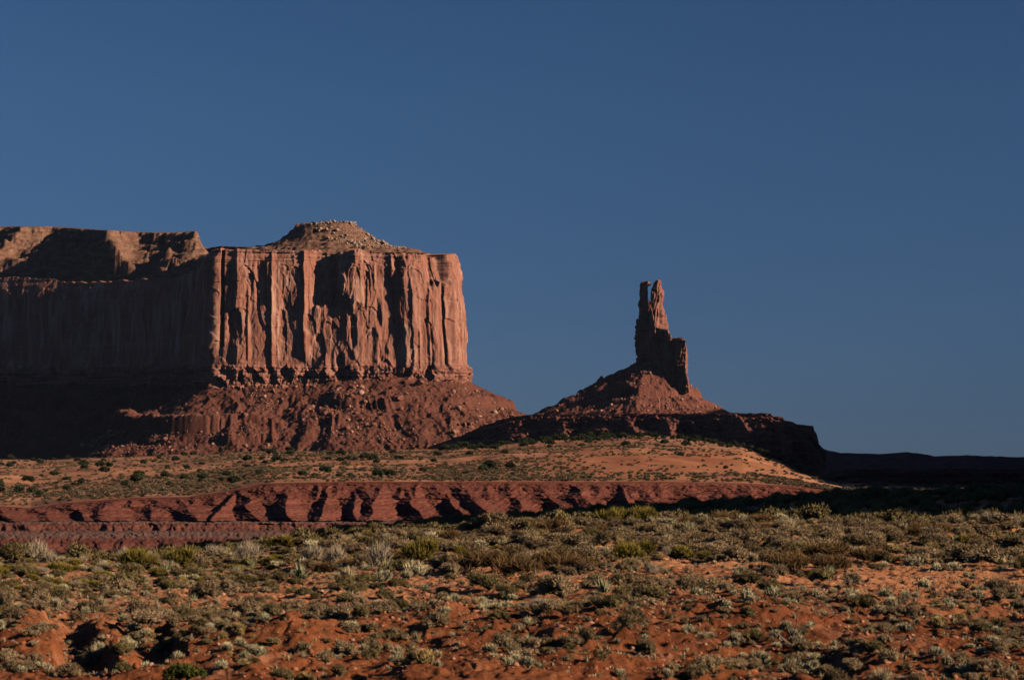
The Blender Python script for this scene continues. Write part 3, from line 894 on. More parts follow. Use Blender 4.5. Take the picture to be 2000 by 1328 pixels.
for (bx, by, bs, lab) in BOULD:
    X, Y, Z = hit_talus(bx, by)
    me = mesh_np('boulder', rock_shape(brng, ICO3)*bs*.72, ICO3[1], 3, M_BOULDER, {'rnd': np.full(len(ICO3[0]), brng.random()*.7)}, smooth=False)
    o = link('boulder', me, loc=(X, Y, Z+bs*.15))
    o.rotation_euler = (brng.uniform(-.4, .4), brng.uniform(-.5, .5), brng.uniform(0, 6))
    tag(o, lab, 'boulder', 'boulders on the mesa talus')
# dark knobs on the skyline of the cone
for (bx, by, bs, lab) in [(1174, 741, 8.0, 'dark rock knob jutting from the left skyline of the spire cone'), (1119, 772, 4.6, 'small upright rock low on the left skyline of the spire cone'),
                          (1131, 769, 4.2, 'low rounded rock beside the small upright one on the cone skyline'), (1081, 795, 2.8, 'tiny dark rock near the foot of the cone skyline')]:
    me = mesh_np('boulder', rock_shape(brng, ICO3)*bs*.62, ICO3[1], 3, M_BOULDER, {'rnd': np.full(len(ICO3[0]), .0)}, smooth=False)
    o = link('boulder', me, loc=(WX(bx, YS), YS, WZ(by+1, YS)))
    tag(o, lab, 'boulder', 'rocks on the spire cone skyline')

# ------------------------------------------------------------------ plants
def blades(rng, cen, rad, n, L, W, up=.35, fl=(.55, 1.0), jit=.45, curve=0.0):
    """n slim triangles over the shells of several clumps"""
    cen = np.array(cen, float); rad = np.array(rad, float)
    k = rng.choice(len(cen), n, p=rad**2/(rad**2).sum())
    d = rng.normal(size=(n, 3)); d[:, 2] = np.abs(d[:, 2])*1.0-.22
    d /= np.linalg.norm(d, axis=1)[:, None]
    r = rad[k]*rng.uniform(fl[0], fl[1], n)
    p = cen[k]+d*r[:, None]*np.array([1, 1, .9])
    v = d+np.array([0, 0, up])+rng.normal(size=(n, 3))*jit
    v /= np.linalg.norm(v, axis=1)[:, None]
    ln = L*rng.uniform(.6, 1.4, n)
    s = np.cross(v, rng.normal(size=(n, 3))); s /= np.linalg.norm(s, axis=1)[:, None]+1e-9
    wd = W*rng.uniform(.6, 1.4, n)
    a = p-v*(ln*.5)[:, None]-s*(wd*.5)[:, None]; b = p-v*(ln*.5)[:, None]+s*(wd*.5)[:, None]; c = p+v*(ln*.5)[:, None]
    V = np.stack([a, b, c], 1).reshape(-1, 3)
    V[:, 2] = np.maximum(V[:, 2], -.02)
    leaf = np.repeat(rng.random(n), 3)
    return V, np.arange(3*n).reshape(n, 3), leaf
def cores(rng, cen, rad, k=.62):
    Vs, Fs = [], []; off = 0
    for c, r in zip(cen, rad):
        V = ICO1[0]*(r*k*rng.uniform(.85, 1.15, len(ICO1[0])))[:, None]*np.array([1, 1, .9])+np.array(c)
        V[:, 2] = np.maximum(V[:, 2], -.03)
        Vs.append(V); Fs.append(ICO1[1]+off); off += len(V)
    return np.concatenate(Vs), np.concatenate(Fs)
def plant_data(parts):
    """join [(V,F,leaf,tip)]"""
    Vs, Fs, Lf, Tp = [], [], [], []; off = 0
    for V, Fc, lf, tp in parts:
        Vs.append(V); Fs.append(Fc+off); off += len(V)
        Lf.append(np.broadcast_to(lf, len(V))); Tp.append(np.broadcast_to(tp, len(V)))
    return np.concatenate(Vs), np.concatenate(Fs), np.concatenate(Lf), np.concatenate(Tp)
def dome(rng, n, R, H, lump=(.32, .5)):
    cen, rad = [], []
    for k in range(n):
        a = rng.uniform(0, 6.28); q = math.sqrt(rng.random())*.68
        r = rng.uniform(*lump)
        cen.append((q*math.cos(a)*R, q*math.sin(a)*R, max(.10, (H-r*.9)*(1-.75*q*q)*rng.uniform(.75, 1.05))))
        rad.append(r)
    return cen, rad
# every builder makes a plant about 1 m across
def p_sage(rng, dens=1.0):
    c, r = dome(rng, 10, .42, .52, (.15, .25))
    V, Fc, lf = blades(rng, c, r, int(2300*dens), .085, .016/dens**.5, .35, (.62, 1.06), .6)
    cv, cf = cores(rng, c, r)
    tp = (rng.random(len(V)//3) < .20).repeat(3)*.85
    return plant_data([(V, Fc, lf, tp), (cv, cf, .3, 0.)])
def p_scrub(rng, dens=1.0):
    c, r = dome(rng, 4, .34, .50, (.22, .32))
    V, Fc, lf = blades(rng, c, r, int(120*dens), .26, .10, .4, (.6, 1.08), .6)
    return plant_data([(V, Fc, lf, (rng.random(len(V)//3) < .15).repeat(3)*.8)])
def p_pale(rng, dens=1.0):
    c, r = dome(rng, 7, .30, .52, (.15, .25))
    V, Fc, lf = blades(rng, c, r, int(750*dens), .16, .026/dens**.5, .9, (.5, 1.15), .4)
    cv, cf = cores(rng, c, r, .55)
    tp = np.clip((V[:, 2]-.18)/.25, 0, 1)*(rng.random(len(V)//3) < .8).repeat(3)
    return plant_data([(V, Fc, lf, tp), (cv, cf, .3, 0.)])
def tuft(rng, n, H, spread, W, droop=.25):
    a = rng.uniform(0, 6.28, n); t = np.abs(rng.normal(0, spread, n)).clip(0, 1.25)
    b = np.column_stack([np.cos(a)*.16*rng.random(n), np.sin(a)*.16*rng.random(n), np.zeros(n)])
    v = np.column_stack([np.cos(a)*np.sin(t), np.sin(a)*np.sin(t), np.cos(t)])
    ln = H*rng.uniform(.6, 1.1, n)
    mid = b+v*(ln*.6)[:, None]
    tip = b+v*ln[:, None]+np.column_stack([np.cos(a), np.sin(a), -np.ones(n)])*(ln*droop*np.sin(t))[:, None]
    s = np.column_stack([-np.sin(a), np.cos(a), rng.normal(0, .3, n)])*(W*rng.uniform(.6, 1.3, n))[:, None]
    V = np.stack([b-s*.5, b+s*.5, mid-s*.5, mid+s*.5, tip], 1).reshape(-1, 3)
    base = np.arange(n)[:, None]*5
    Fc = np.concatenate([base+np.array([[0, 1, 3]]), base+np.array([[0, 3, 2]]), base+np.array([[2, 3, 4]])])
    hz = np.tile(np.array([0, 0, .6, .6, 1.]), n)
    return V, Fc, np.repeat(rng.random(n), 5), hz
def p_grass(rng, dens=1.0):
    V, Fc, lf, hz = tuft(rng, int(330*dens), .62, .55, .014/dens**.5, .35)
    return plant_data([(V, Fc, lf, hz*(rng.random(len(V)//5) < .7).repeat(5))])
def p_yucca(rng, dens=1.0):
    V, Fc, lf, hz = tuft(rng, int(90*dens), .62, .85, .035, .08)
    return plant_data([(V, Fc, lf, hz*.6)])
def p_snake(rng, dens=1.0):
    c, r = dome(rng, 4, .22, .50, (.24, .33))
    V, Fc, lf = blades(rng, c, r, int(650*dens), .13, .026, .7, (.6, 1.08), .35)
    cv, cf = cores(rng, c, r, .66)
    tp = np.clip((V[:, 2]-.12)/.3, 0, 1)
    return plant_data([(V, Fc, lf, tp), (cv, cf, .4, 0.)])
def p_rabbit(rng, dens=1.0):
    c, r = dome(rng, 9, .42, .55, (.16, .25))
    V, Fc, lf = blades(rng, c, r, int(2600*dens), .13, .015, .9, (.5, 1.08), .4)
    cv, cf = cores(rng, c, r, .5)
    tp = np.clip((V[:, 2]-.25)/.25, 0, 1)*(rng.random(len(V)//3) < .6).repeat(3)
    return plant_data([(V, Fc, lf, tp), (cv, cf, .3, 0.)])
def p_brown(rng, dens=1.0):
    c, r = dome(rng, 12, .46, .46, (.12, .20))
    V, Fc, lf = blades(rng, c, r, int(1150*dens), .20, .013, .9, (.2, 1.25), .6)
    return plant_data([(V, Fc, lf, (rng.random(len(V)//3) < .2).repeat(3)*1.)])
def p_twiggy(rng, dens=1.0):
    c, r = dome(rng, 7, .36, .55, (.18, .28))
    V, Fc, lf = blades(rng, c, r, int(620*dens), .26, .011, 1.0, (.2, 1.2), .4)
    return plant_data([(V, Fc, lf, np.clip(V[:, 2]-.2, 0, 1)*1.5)])

KINDS = {
    # name: builder, material, category, label noun
    'sagebrush': (p_sage, m_plant('sage_leaf', (.20, .124, .070), (.31, .198, .112), (.56, .40, .18), .55, (.21, .142, .065)), 'shrub'),
    'green_shrub': (p_sage, m_plant('green_leaf', (.135, .096, .038), (.20, .146, .058), (.28, .205, .085), .35), 'shrub'),
    'pale_brush': (p_pale, m_plant('pale_leaf', (.19, .15, .09), (.29, .235, .145), (.78, .63, .33), .3, (.35, .28, .14)), 'shrub'),
    'grass_tuft': (p_grass, m_plant('dry_grass', (.30, .20, .09), (.44, .31, .15), (.64, .49, .28), .35), 'grass'),
    'yucca': (p_yucca, m_plant('yucca_leaf', (.16, .16, .075), (.24, .235, .11), (.42, .38, .20), .3), 'yucca'),
    'snakeweed': (p_snake, m_plant('snakeweed_flower', (.24, .155, .06), (.31, .21, .08), (.55, .36, .13), .3), 'shrub'),
    'rabbitbrush': (p_rabbit, m_plant('rabbitbrush_leaf', (.145, .105, .020), (.22, .165, .032), (.36, .26, .05), .25), 'shrub'),
    'brown_shrub': (p_brown, m_plant('brown_twig', (.115, .062, .025), (.175, .098, .040), (.27, .16, .065), .25), 'shrub'),
    'bleached_shrub': (p_twiggy, m_plant('bleached_twig', (.38, .275, .165), (.54, .40, .25), (.68, .53, .34), .2), 'shrub'),
}
PROTO = {}
prng = np.random.default_rng(2024)
for kname, (bf, mt, cat) in KINDS.items():
    PROTO[kname] = []
    for v in range(5):
        V, Fc, lf, tp = bf(prng)
        PROTO[kname].append(mesh_np(kname, V, Fc, 3, mt, {'leaf': lf, 'tip': tp}))

plants = []          # every plant of the near ground: kind, X, Y, Z, width, px, py, hero label
def put(kind, X, Y, width, hsc, label=None, z=None):
    zz = hfg(np.array([X]), np.array([Y]))[0] if z is None else z
    plants.append(dict(kind=kind, X=X, Y=Y, Z=zz, w=width, h=hsc, px=1000+F*X/Y, py=HY-zz*F/Y, label=label))

# plants that can be pointed to: kind, column, row of the foot, width in px, height scale, label
HERO = [
    ('rabbitbrush', 832, 1105, 100, 1.0, 'yellow green rabbitbrush beside the left end of the wide brown shrub'),
    ('rabbitbrush', 800, 1098, 60, .9, 'olive rabbitbrush joined to the left side of the big yellow green one'),
    ('rabbitbrush', 896, 1090, 48, .9, 'small yellow green rabbitbrush between the big one and the brown shrub'),
    ('rabbitbrush', 1225, 1100, 74, 1.1, 'yellow green rabbitbrush left of the sandy hollow under the spire'),
    ('rabbitbrush', 1264, 1090, 62, 1.0, 'bright rabbitbrush at the upper edge of the sandy hollow'),
    ('rabbitbrush', 1330, 1098, 66, .9, 'olive rabbitbrush on the dark bank right of the sandy hollow'),
    ('rabbitbrush', 1380, 1097, 40, 1.1, 'round yellow rabbitbrush at the right end of the sandy bank'),
    ('rabbitbrush', 1195, 1018, 90, .8, 'left one of two ochre shrub mounds on the crest below the spire'),
    ('rabbitbrush', 1250, 1018, 80, .9, 'right one of two ochre shrub mounds on the crest below the spire'),
    ('rabbitbrush', 268, 1113, 76, 1.1, 'olive green rabbitbrush on the left crest with pale brush behind it'),
    ('rabbitbrush', 118, 1124, 52, 1.0, 'dark olive rabbitbrush at the far left above the gully'),
    ('rabbitbrush', 360, 1108, 80, .9, 'wide olive rabbitbrush among the pale brush at left'),
    ('rabbitbrush', 555, 1044, 80, .7, 'rusty ochre shrub on the crest above the pale brush'),
    ('brown_shrub', 950, 1120, 150, .75, 'wide dark brown shrub in the middle of the flat'),
    ('brown_shrub', 1010, 1128, 110, .85, 'brown shrub in front of the wide dark brown thicket'),
    ('brown_shrub', 1095, 1112, 120, .75, 'brown shrub at the right end of the central brown thicket'),
    ('brown_shrub', 1130, 1115, 80, .8, 'small brown shrub trailing right from the central thicket'),
    ('brown_shrub', 1530, 1118, 110, .9, 'dark brown shrub at the left of the right hand thicket'),
    ('brown_shrub', 1630, 1092, 130, .6, 'flat rusty brown shrub behind the right hand sand patch'),
    ('brown_shrub', 1615, 1118, 110, .7, 'brown shrub in front of the flat rusty one'),
    ('brown_shrub', 1700, 1100, 90, .8, 'brown shrub right of the right hand sand patch'),
    ('bleached_shrub', 745, 1108, 74, 1.2, 'large bleached white shrub left of the yellow green rabbitbrush'),
    ('bleached_shrub', 655, 1104, 66, 1.1, 'bleached shrub in the row of pale brush left of centre'),
    ('bleached_shrub', 610, 1100, 60, 1.1, 'greyish bleached shrub left end of the row of pale brush'),
    ('bleached_shrub', 75, 1092, 56, 1.5, 'tall bleached shrub near the left edge of the crest'),
    ('bleached_shrub', 100, 1094, 40, 1.2, 'shorter bleached shrub right of the tall one near the left edge'),
    ('bleached_shrub', 245, 1090, 50, 1.1, 'bleached shrub behind the olive rabbitbrush on the left crest'),
    ('bleached_shrub', 290, 1090, 44, 1.0, 'pale bleached shrub right of the olive rabbitbrush on the left crest'),
    ('bleached_shrub', 420, 1090, 56, .9, 'low bleached shrub on the left crest before the ochre brush'),
    ('bleached_shrub', 490, 1096, 66, 1.1, 'wide bleached shrub with whitish tips left of the pale row'),
    ('bleached_shrub', 1302, 1084, 30, 1.2, 'little bleached shrub between two yellow rabbitbrushes'),
    ('bleached_shrub', 1272, 1122, 38, 1.1, 'creamy round tuft shrub below the sandy hollow'),
    ('bleached_shrub', 190, 1122, 34, 1.0, 'small bleached shrub on open sand at left'),
    ('bleached_shrub', 1055, 1190, 56, .9, 'faint pinkish bare shrub on the central sand'),
    ('green_shrub', 790, 1122, 84, .75, 'dark green flat topped shrub under the bleached white one'),
    ('green_shrub', 945, 1155, 78, 1.05, 'rounded grey green shrub below the wide brown thicket'),
    ('green_shrub', 712, 1140, 48, .95, 'round green shrub left of the central sand strip'),
    ('green_shrub', 1270, 1172, 74, .9, 'big rounded green shrub on the sand under the spire'),
    ('green_shrub', 1465, 1145, 66, .9, 'large green shrub beside the sand at right of centre'),
    ('green_shrub', 1685, 1195, 62, 1.15, 'round green shrub standing out on the right hand slope'),
    ('green_shrub', 245, 1150, 84, .9, 'broad dark green shrub above the gully'),
    ('green_shrub', 20, 1105, 80, 1.2, 'big dark shrub at the left edge of the picture'),
    ('green_shrub', 595, 1165, 46, .9, 'dark green shrub left of the sand strip'),
    ('green_shrub', 1170, 1288, 44, .9, 'green shrub on the shaded mound at the bottom centre'),
    ('green_shrub', 725, 1290, 44, 1.2, 'grey green shrub in the dark gully at the bottom'),
    ('sagebrush', 1172, 1188, 70, .85, 'dense grey sagebrush left of the rounded green shrub on the sand'),
    ('sagebrush', 1215, 1145, 62, 1.0, 'tall grey sagebrush above the rounded green shrub on the sand'),
    ('sagebrush', 1240, 1185, 36, .95, 'small round sagebrush at the foot of the rounded green shrub'),
    ('sagebrush', 1070, 1150, 56, 1.0, 'grey sagebrush at the left end of the central sand'),
    ('sagebrush', 1418, 1158, 46, 1.1, 'upright grey sagebrush on the sand right of centre'),
    ('sagebrush', 1355, 1140, 54, .8, 'low grey sagebrush below the dark bank'),
    ('sagebrush', 1305, 1148, 40, .9, 'round grey sagebrush below the sandy hollow'),
    ('sagebrush', 1925, 1105, 120, .6, 'wide grey sagebrush at the right edge of the flat'),
    ('snakeweed', 595, 1327, 46, .8, 'golden rounded snakeweed pair at the bottom edge'),
    ('snakeweed', 1400, 1300, 20, .9, 'golden ball of snakeweed, upper of three at bottom right'),
    ('snakeweed', 660, 1318, 24, .9, 'single yellow snakeweed ball on the bottom slope'),
    ('pale_brush', 735, 1185, 24, 1.2, 'cream headed brush standing in front of dark sagebrush'),
    ('pale_brush', 410, 1232, 28, 1.2, 'cream headed brush on the rim right of the gully'),
    ('pale_brush', 242, 1215, 30, 1.1, 'pale brush on the gully rim between two lobes of earth'),
    ('pale_brush', 65, 1262, 26, 1.0, 'pale brush on the earth bank at the lower left'),
    ('pale_brush', 442, 1272, 32, 1.0, 'pale brush beside the shaded side of the gully'),
    ('grass_tuft', 1265, 1112, 34, 1.0, 'cream grass tuft under the sandy hollow'),
    ('yucca', 1300, 1120, 30, .9, 'spiky yucca below the sandy hollow'),
    ('yucca', 322, 1118, 36, 1.0, 'spiky pale yucca left of the sage on the upper left'),
    ('yucca', 1620, 1128, 42, 1.0, 'bright spiky yucca at the edge of the right hand sand patch'),
    ('yucca', 490, 1108, 30, 1.0, 'spiky yucca among the pale brush at upper left'),
]
for (k, px, py, wpx, hs, lab) in HERO:
    X, Y, Z = ray_hit(px, py)
    put(k, X, Y, wpx/F*Y*1.05, hs, lab)

def clear_factor(px, py):
    """open sand and bare earth where few plants grow"""
    c = 0.0
    for (cx, cy, rx, ry) in ((1150, 1135, 70, 18), (1310, 1095, 30, 6), (1420, 1100, 50, 10), (900, 1120, 40, 8), (1690, 1130, 60, 14), (180, 1240, 110, 30), (1080, 1205, 70, 10), (880, 1165, 60, 8),
                             (1250, 1230, 70, 14), (1230, 1280, 80, 14), (1800, 1250, 80, 18), (640, 1120, 60, 8), (230, 1115, 40, 6), (880, 1280, 60, 16), (680, 1300, 40, 18), (300, 1290, 60, 20)):
        c = max(c, math.exp(-(((px-cx)/rx)**2+((py-cy)/ry)**2)))
    return c
prnd = random.Random(9)
def scatter(n_try, ylo, yhi, zone_fn):
    """zone_fn(px, py, Y) -> (keep probability, [(kind, weight)], width range)"""
    cell = {}
    for p in plants: cell.setdefault((int(p['X']//1), int(p['Y']//1)), []).append(p)
    for _ in range(n_try):
        Y = math.sqrt(prnd.uniform(ylo**2, yhi**2)); px = prnd.uniform(-280, 2280)
        X = WX(px, Y)
        z = float(hfg(np.array([X]), np.array([Y]))[0]); py = HY-z*F/Y
        pr, ks, wr = zone_fn(px, py, Y)
        if prnd.random() > pr*(1-.93*clear_factor(px, py)): continue
        k = prnd.choices([q[0] for q in ks], [q[1] for q in ks])[0]
        wsc = {'grass_tuft': .62, 'pale_brush': .7, 'snakeweed': .5, 'yucca': .62, 'green_shrub': 1.05}.get(k, 1.0)
        wd = (wr[0]*.75+(wr[1]-wr[0]*.75)*prnd.random()**1.5)*wsc*(1.6 if prnd.random() < .07 else 1)
        bad = False
        for i in (-1, 0, 1):
            for j in (-1, 0, 1):
                for q in cell.get((int(X//1)+i, int(Y//1)+j), ()):
                    if math.hypot(q['X']-X, q['Y']-Y) < (.30 if Y > 84 else .36)*(q['w']+wd): bad = True
        if bad: continue
        put(k, X, Y, wd, prnd.uniform(.78, 1.25)*(.78 if Y > 84 else 1), z=z)
        cell.setdefault((int(X//1), int(Y//1)), []).append(plants[-1])
def clump(k, px, Y):
    return .25+2.2*float(sm(.42, .66, vn(np.array([px/130.]), np.array([Y/7.5]), 600+hash_kind[k])[0]))
hash_kind = {k: i*13 for i, k in enumerate(KINDS)}
def zone(px, py, Y):
    pr, ks, wr = zone0(px, py, Y)
    return pr, [(k, q*clump(k, px, Y)) for k, q in ks], wr
def zone0(px, py, Y):
    patch = .6*float(vn(np.array([px/150.]), np.array([Y/4.5]), 301)[0])+.4*float(vn(np.array([px/50.]), np.array([Y/1.8]), 302)[0])
    if Y > 84:                                   # dense brush towards the crest
        left = px < 620
        if left: return .85, [('sagebrush', 4), ('grass_tuft', 2), ('pale_brush', 2), ('green_shrub', 2), ('bleached_shrub', 1.0), ('rabbitbrush', 1.2), ('snakeweed', 1.6)], (.4, .95)
        return .97, [('sagebrush', 12), ('grass_tuft', 1.8), ('pale_brush', .9), ('green_shrub', .9), ('yucca', .7), ('snakeweed', 2.2), ('brown_shrub', .8), ('rabbitbrush', .12)], (.45, 1.25)
    if Y > 70:
        return .10+.75*float(sm(.36, .60, patch)), [('sagebrush', 7), ('grass_tuft', 1.6), ('pale_brush', 1.3), ('green_shrub', 1.6), ('yucca', 1.3), ('snakeweed', 1.0)], (.3, .85)
    return .12+.85*float(sm(.34, .60, patch)), [('sagebrush', 6), ('pale_brush', 4.0), ('green_shrub', .8), ('snakeweed', 1.6), ('grass_tuft', 1.4), ('yucca', .2)], (.24, .66)
scatter(5000, 84, 113, zone)
scatter(2400, 68, 84, zone)
scatter(4300, 48.5, 68, zone)
for _ in range(26):                              # pale brush on the bank at the right
    px = prnd.uniform(1840, 2060); Y = 113+prnd.uniform(-1, 1.5)
    put(prnd.choice(['pale_brush', 'bleached_shrub', 'grass_tuft']), WX(px, Y), Y, prnd.uniform(.4, .8), 1.1)

WORDS = {'sagebrush': 'grey sagebrush', 'green_shrub': 'dull green shrub', 'pale_brush': 'cream tipped low brush', 'grass_tuft': 'dry straw grass tuft', 'yucca': 'spiky yucca',
         'snakeweed': 'golden rounded snakeweed', 'rabbitbrush': 'yellow green rabbitbrush', 'brown_shrub': 'brown shrub', 'bleached_shrub': 'bleached twiggy shrub'}
GROUPS = {'sagebrush': 'grey sagebrush on the near flat', 'green_shrub': 'green shrubs on the near flat', 'pale_brush': 'cream tipped brush on the near flat', 'grass_tuft': 'dry grass tufts on the near flat',
          'yucca': 'yuccas on the near flat', 'snakeweed': 'golden snakeweed on the near flat', 'rabbitbrush': 'yellow green rabbitbrush on the crest', 'brown_shrub': 'brown shrubs on the near flat',
          'bleached_shrub': 'bleached shrubs on the crest'}
LAND = [p for p in plants if p['label']]
SHORT = {id(p): p['label'] for p in LAND}
def zone_words(p):
    row = 'in the dense brush along the crest' if p['Y'] > 84 else ('on the sandy middle flat' if p['Y'] > 68 else 'on the red earth mounds nearest the viewer')
    part = 'at the left' if p['px'] < 500 else ('left of centre' if p['px'] < 1000 else ('below the pinnacle' if p['px'] < 1500 else 'at the right'))
    return row+' '+part
used = {}
by_kind = {}
for p in plants: by_kind.setdefault(p['kind'], []).append(p)
rest = []
inst_n = 0
for kname, lst in by_kind.items():
    lst.sort(key=lambda p: (p['label'] is None, -p['w']*p['h']**.5/p['Y']))
    for i, p in enumerate(lst):
        if i >= 298 or (p['label'] is None and not (-30 < p['px'] < 2030)):
            rest.append(p); continue
        o = link(kname, PROTO[kname][prnd.randrange(5)], loc=(p['X'], p['Y'], p['Z']-.02))
        o.rotation_euler = (0, 0, prnd.uniform(0, 6.28))
        s = p['w']
        o.scale = (s*prnd.uniform(.9, 1.1), s*prnd.uniform(.9, 1.1), s*p['h'])
        size = '' if p['label'] else ('large ' if p['w'] > .85 else ('small ' if p['w'] < .45 else ''))
        tag(o, p['label'] or (size+WORDS[kname]+' '+zone_words(p)), KINDS[kname][2], GROUPS[kname])
        inst_n += 1

def mass(name, items, mat, seed, label, builder, nvar=6, dens=.35):
    rg = np.random.default_rng(seed)
    var = [builder(rg, dens) for _ in range(nvar)]
    Vs, Fs, L, T, R = [], [], [], [], []; off = 0
    for (x, y, z, wd, h) in items:
        V, Fc, lf, tp = var[rg.integers(nvar)]
        q = rotz(V, rg.uniform(0, 6.28))*np.array([wd, wd, wd*h])+np.array([x, y, z-.02])
        Vs.append(q); Fs.append(Fc+off); off += len(V); L.append(lf); T.append(tp); R.append(np.full(len(V), rg.random()))
    me = mesh_np(name, np.concatenate(Vs), np.concatenate(Fs), 3, mat, {'leaf': np.concatenate(L), 'tip': np.concatenate(T), 'rnd': np.concatenate(R)})
    return tag(link(name, me), label, kind='stuff')
srest = rest
if srest:
    mass('undergrowth', [(p['X'], p['Y'], p['Z'], p['w'], p['h']) for p in srest], KINDS['sagebrush'][1], 12, 'mass of smaller grey brush filling in the near flat', p_sage, dens=.6)
# brush on the shaded rise behind the crest
items = []
g2 = np.random.default_rng(61)
for _ in range(3100):
    Y = math.sqrt(g2.uniform(114**2, 222**2)); px = g2.uniform(-300, 2300)
    X = WX(px, Y); items.append([X, Y, 0, g2.uniform(.5, 1.5), g2.uniform(.8, 1.3)])
items = np.array(items); items[:, 2] = hground(items[:, 0], items[:, 1])
mass('undergrowth', items, KINDS['green_shrub'][1], 13, 'dark brush covering the shaded rise behind the crest', p_sage, dens=.25)
# small dead litter and seedlings over the near ground
items = []
for _ in range(5200):
    Y = math.sqrt(g2.uniform(48.5**2, 100**2)); px = g2.uniform(-280, 2280)
    items.append([WX(px, Y), Y, 0, g2.uniform(.08, .26), g2.uniform(.6, 1.2)])
items = np.array(items); items[:, 2] = hfg(items[:, 0], items[:, 1])
mass('grass', items, KINDS['grass_tuft'][1], 14, 'sparse tiny tufts and litter on the red ground', p_grass, dens=.10)
# pebbles and clods
n = 9000
py_ = np.sqrt(g2.uniform(48**2, 80**2, n)); ppx = g2.uniform(-60, 2060, n); pX = WX(ppx, py_)
pz = hfg(pX, py_); sz = .018*(1/np.clip(g2.random(n), .02, 1))**.4
M_CLOD = m_rock('red_clod', (.26, .08, .032), (.38, .13, .06))
tag(rock_field('pebbles', np.column_stack([pX, py_, pz]), sz, M_CLOD, 15), 'red clods and pebbles scattered over the bare earth', kind='stuff')

# ------------------------------------------------------------------ the plain: low scrub and junipers
M_SCRUB = m_plant('scrub_leaf', (.12, .082, .046), (.19, .13, .072), (.27, .20, .10), .55)
items = []
n = 24000
lg = np.exp(g2.uniform(np.log(806), np.log(1590), n)); pxx = g2.uniform(-60, 2080, n)
xx = WX(pxx, lg)
zz = hplain(xx, lg)
pyy = HY-zz*F/lg
dens_ = .15+.12*sm(900, 700, pxx)+.85*sm(.40, .62, fbm(xx/55., lg/120., 311, 4))
dens_ = dens_*(1-.82*np.exp(-(((pxx-1270)/230.)**4+((pyy-908)/28.)**4)))
ok = g2.random(n) < dens_
items = np.column_stack([xx, lg, zz, g2.uniform(.7, 2.3, n), g2.uniform(.7, 1.1, n)])[ok]
mass('undergrowth', items, M_SCRUB, 16, 'low scrub dotted over the sandy plain below the mesa', p_scrub, nvar=8, dens=1.0)
M_JLEAF = m_plant('juniper_leaf', (.040, .046, .022), (.068, .074, .034), None, .4)
M_BARK = m_rock('juniper_bark', (.14, .095, .065), (.22, .16, .11))
def juniper_data(rg, n=900, L=.30, W=.11):
    c, r = dome(rg, 9, .40, .80, (.16, .27))
    V, Fc, lf = blades(rg, c, r, n, L*.5, W*.6, .4, (.45, 1.1), .6)
    cv, cf = cores(rg, c, r, .6)
    return plant_data([(V, Fc, lf, 0.), (cv, cf, .3, 0.)])
jrg = np.random.default_rng(8)
JP = []
for v in range(5):
    V, Fc, lf, tp = juniper_data(jrg)
    V[:, 2] = np.where(V[:, 2] < .06, .06, V[:, 2])
    JP.append(mesh_np('juniper', V, Fc, 3, M_JLEAF, {'leaf': lf, 'tip': tp}))
JUN = [(65, 905, 20, 'juniper on the orange sand at the left edge of the plain'), (27, 908, 14, 'small juniper left of the one on the orange sand at the left edge'), (213, 915, 18, 'juniper near the red mounds under the shaded wall'),
       (540, 905, 24, 'broad juniper pair on the plain below the talus'), (855, 893, 22, 'big dark juniper standing under the right foot of the talus'), (985, 890, 22, 'round dark juniper on the rise left of the dune'),
       (1497, 893, 20, 'lone large juniper on the dark end of the dune crest'), (1330, 893, 17, 'juniper on the bare orange dune face'), (1417, 918, 13, 'small juniper low on the bare dune face'), (1560, 921, 11, 'tiny juniper on the lit tail of the dune crest'),
       (55, 945, 26, 'wide juniper clump at the lower left of the plain'), (130, 942, 22, 'juniper right of the wide clump at the lower left of the plain'), (265, 940, 20, 'juniper in the row below the red mounds'), (105, 935, 24, 'dark juniper above the lower left clump')]
jrnd = random.Random(5)
def hit_plain(px, py):
    Y = np.linspace(808, 1598, 900); X = WX(px, Y); g = hplain(X, Y)-WZ(py, Y)
    k = int(np.argmax(g > 0)) if (g > 0).any() else len(Y)-1
    return X[k], Y[k], hplain(X[k:k+1], Y[k:k+1])[0]
jl = []
for (px, py, wpx, lab) in JUN:
    X, Y, Z = hit_plain(px, py); jl.append((X, Y, Z, wpx/F*Y, lab))
while len(jl) < 270:
    px = jrnd.uniform(-20, 1560)
    if jrnd.random() < .38:                     # along the crest line under the ridge
        px = jrnd.uniform(820, 1560); Y = jrnd.uniform(1480, 1598)
    else:
        Y = math.exp(jrnd.uniform(math.log(860), math.log(1590)))
        if px > 1000 and Y < 1300: continue
    X = WX(px, Y)
    if vn(np.array([X/60.]), np.array([Y/110.]), 401)[0] < .36: continue
    Z = hplain(np.array([X]), np.array([Y]))[0]
    jl.append((X, Y, Z, jrnd.uniform(2.2, 5.6), None))
for (X, Y, Z, wd, lab) in jl:
    o = link('juniper', JP[jrnd.randrange(5)], loc=(X, Y, Z-.1))
    o.rotation_euler = (0, 0, jrnd.uniform(0, 6.28)); o.scale = (wd, wd, wd*jrnd.uniform(.75, 1.1))
    px = 1000+F*X/Y
    if not lab:
        if px > 820 and Y > 1440: lab = 'dark juniper in the line of trees along the crest below the spire ridge'
        elif px < 350: lab = 'scattered juniper on the left of the plain below the shaded wall'
        elif px < 820: lab = 'scattered juniper on the plain below the sunlit talus'
        else: lab = 'scattered juniper on the rise left of the bare dune'
    tag(o, lab, 'tree', 'junipers on the plain')

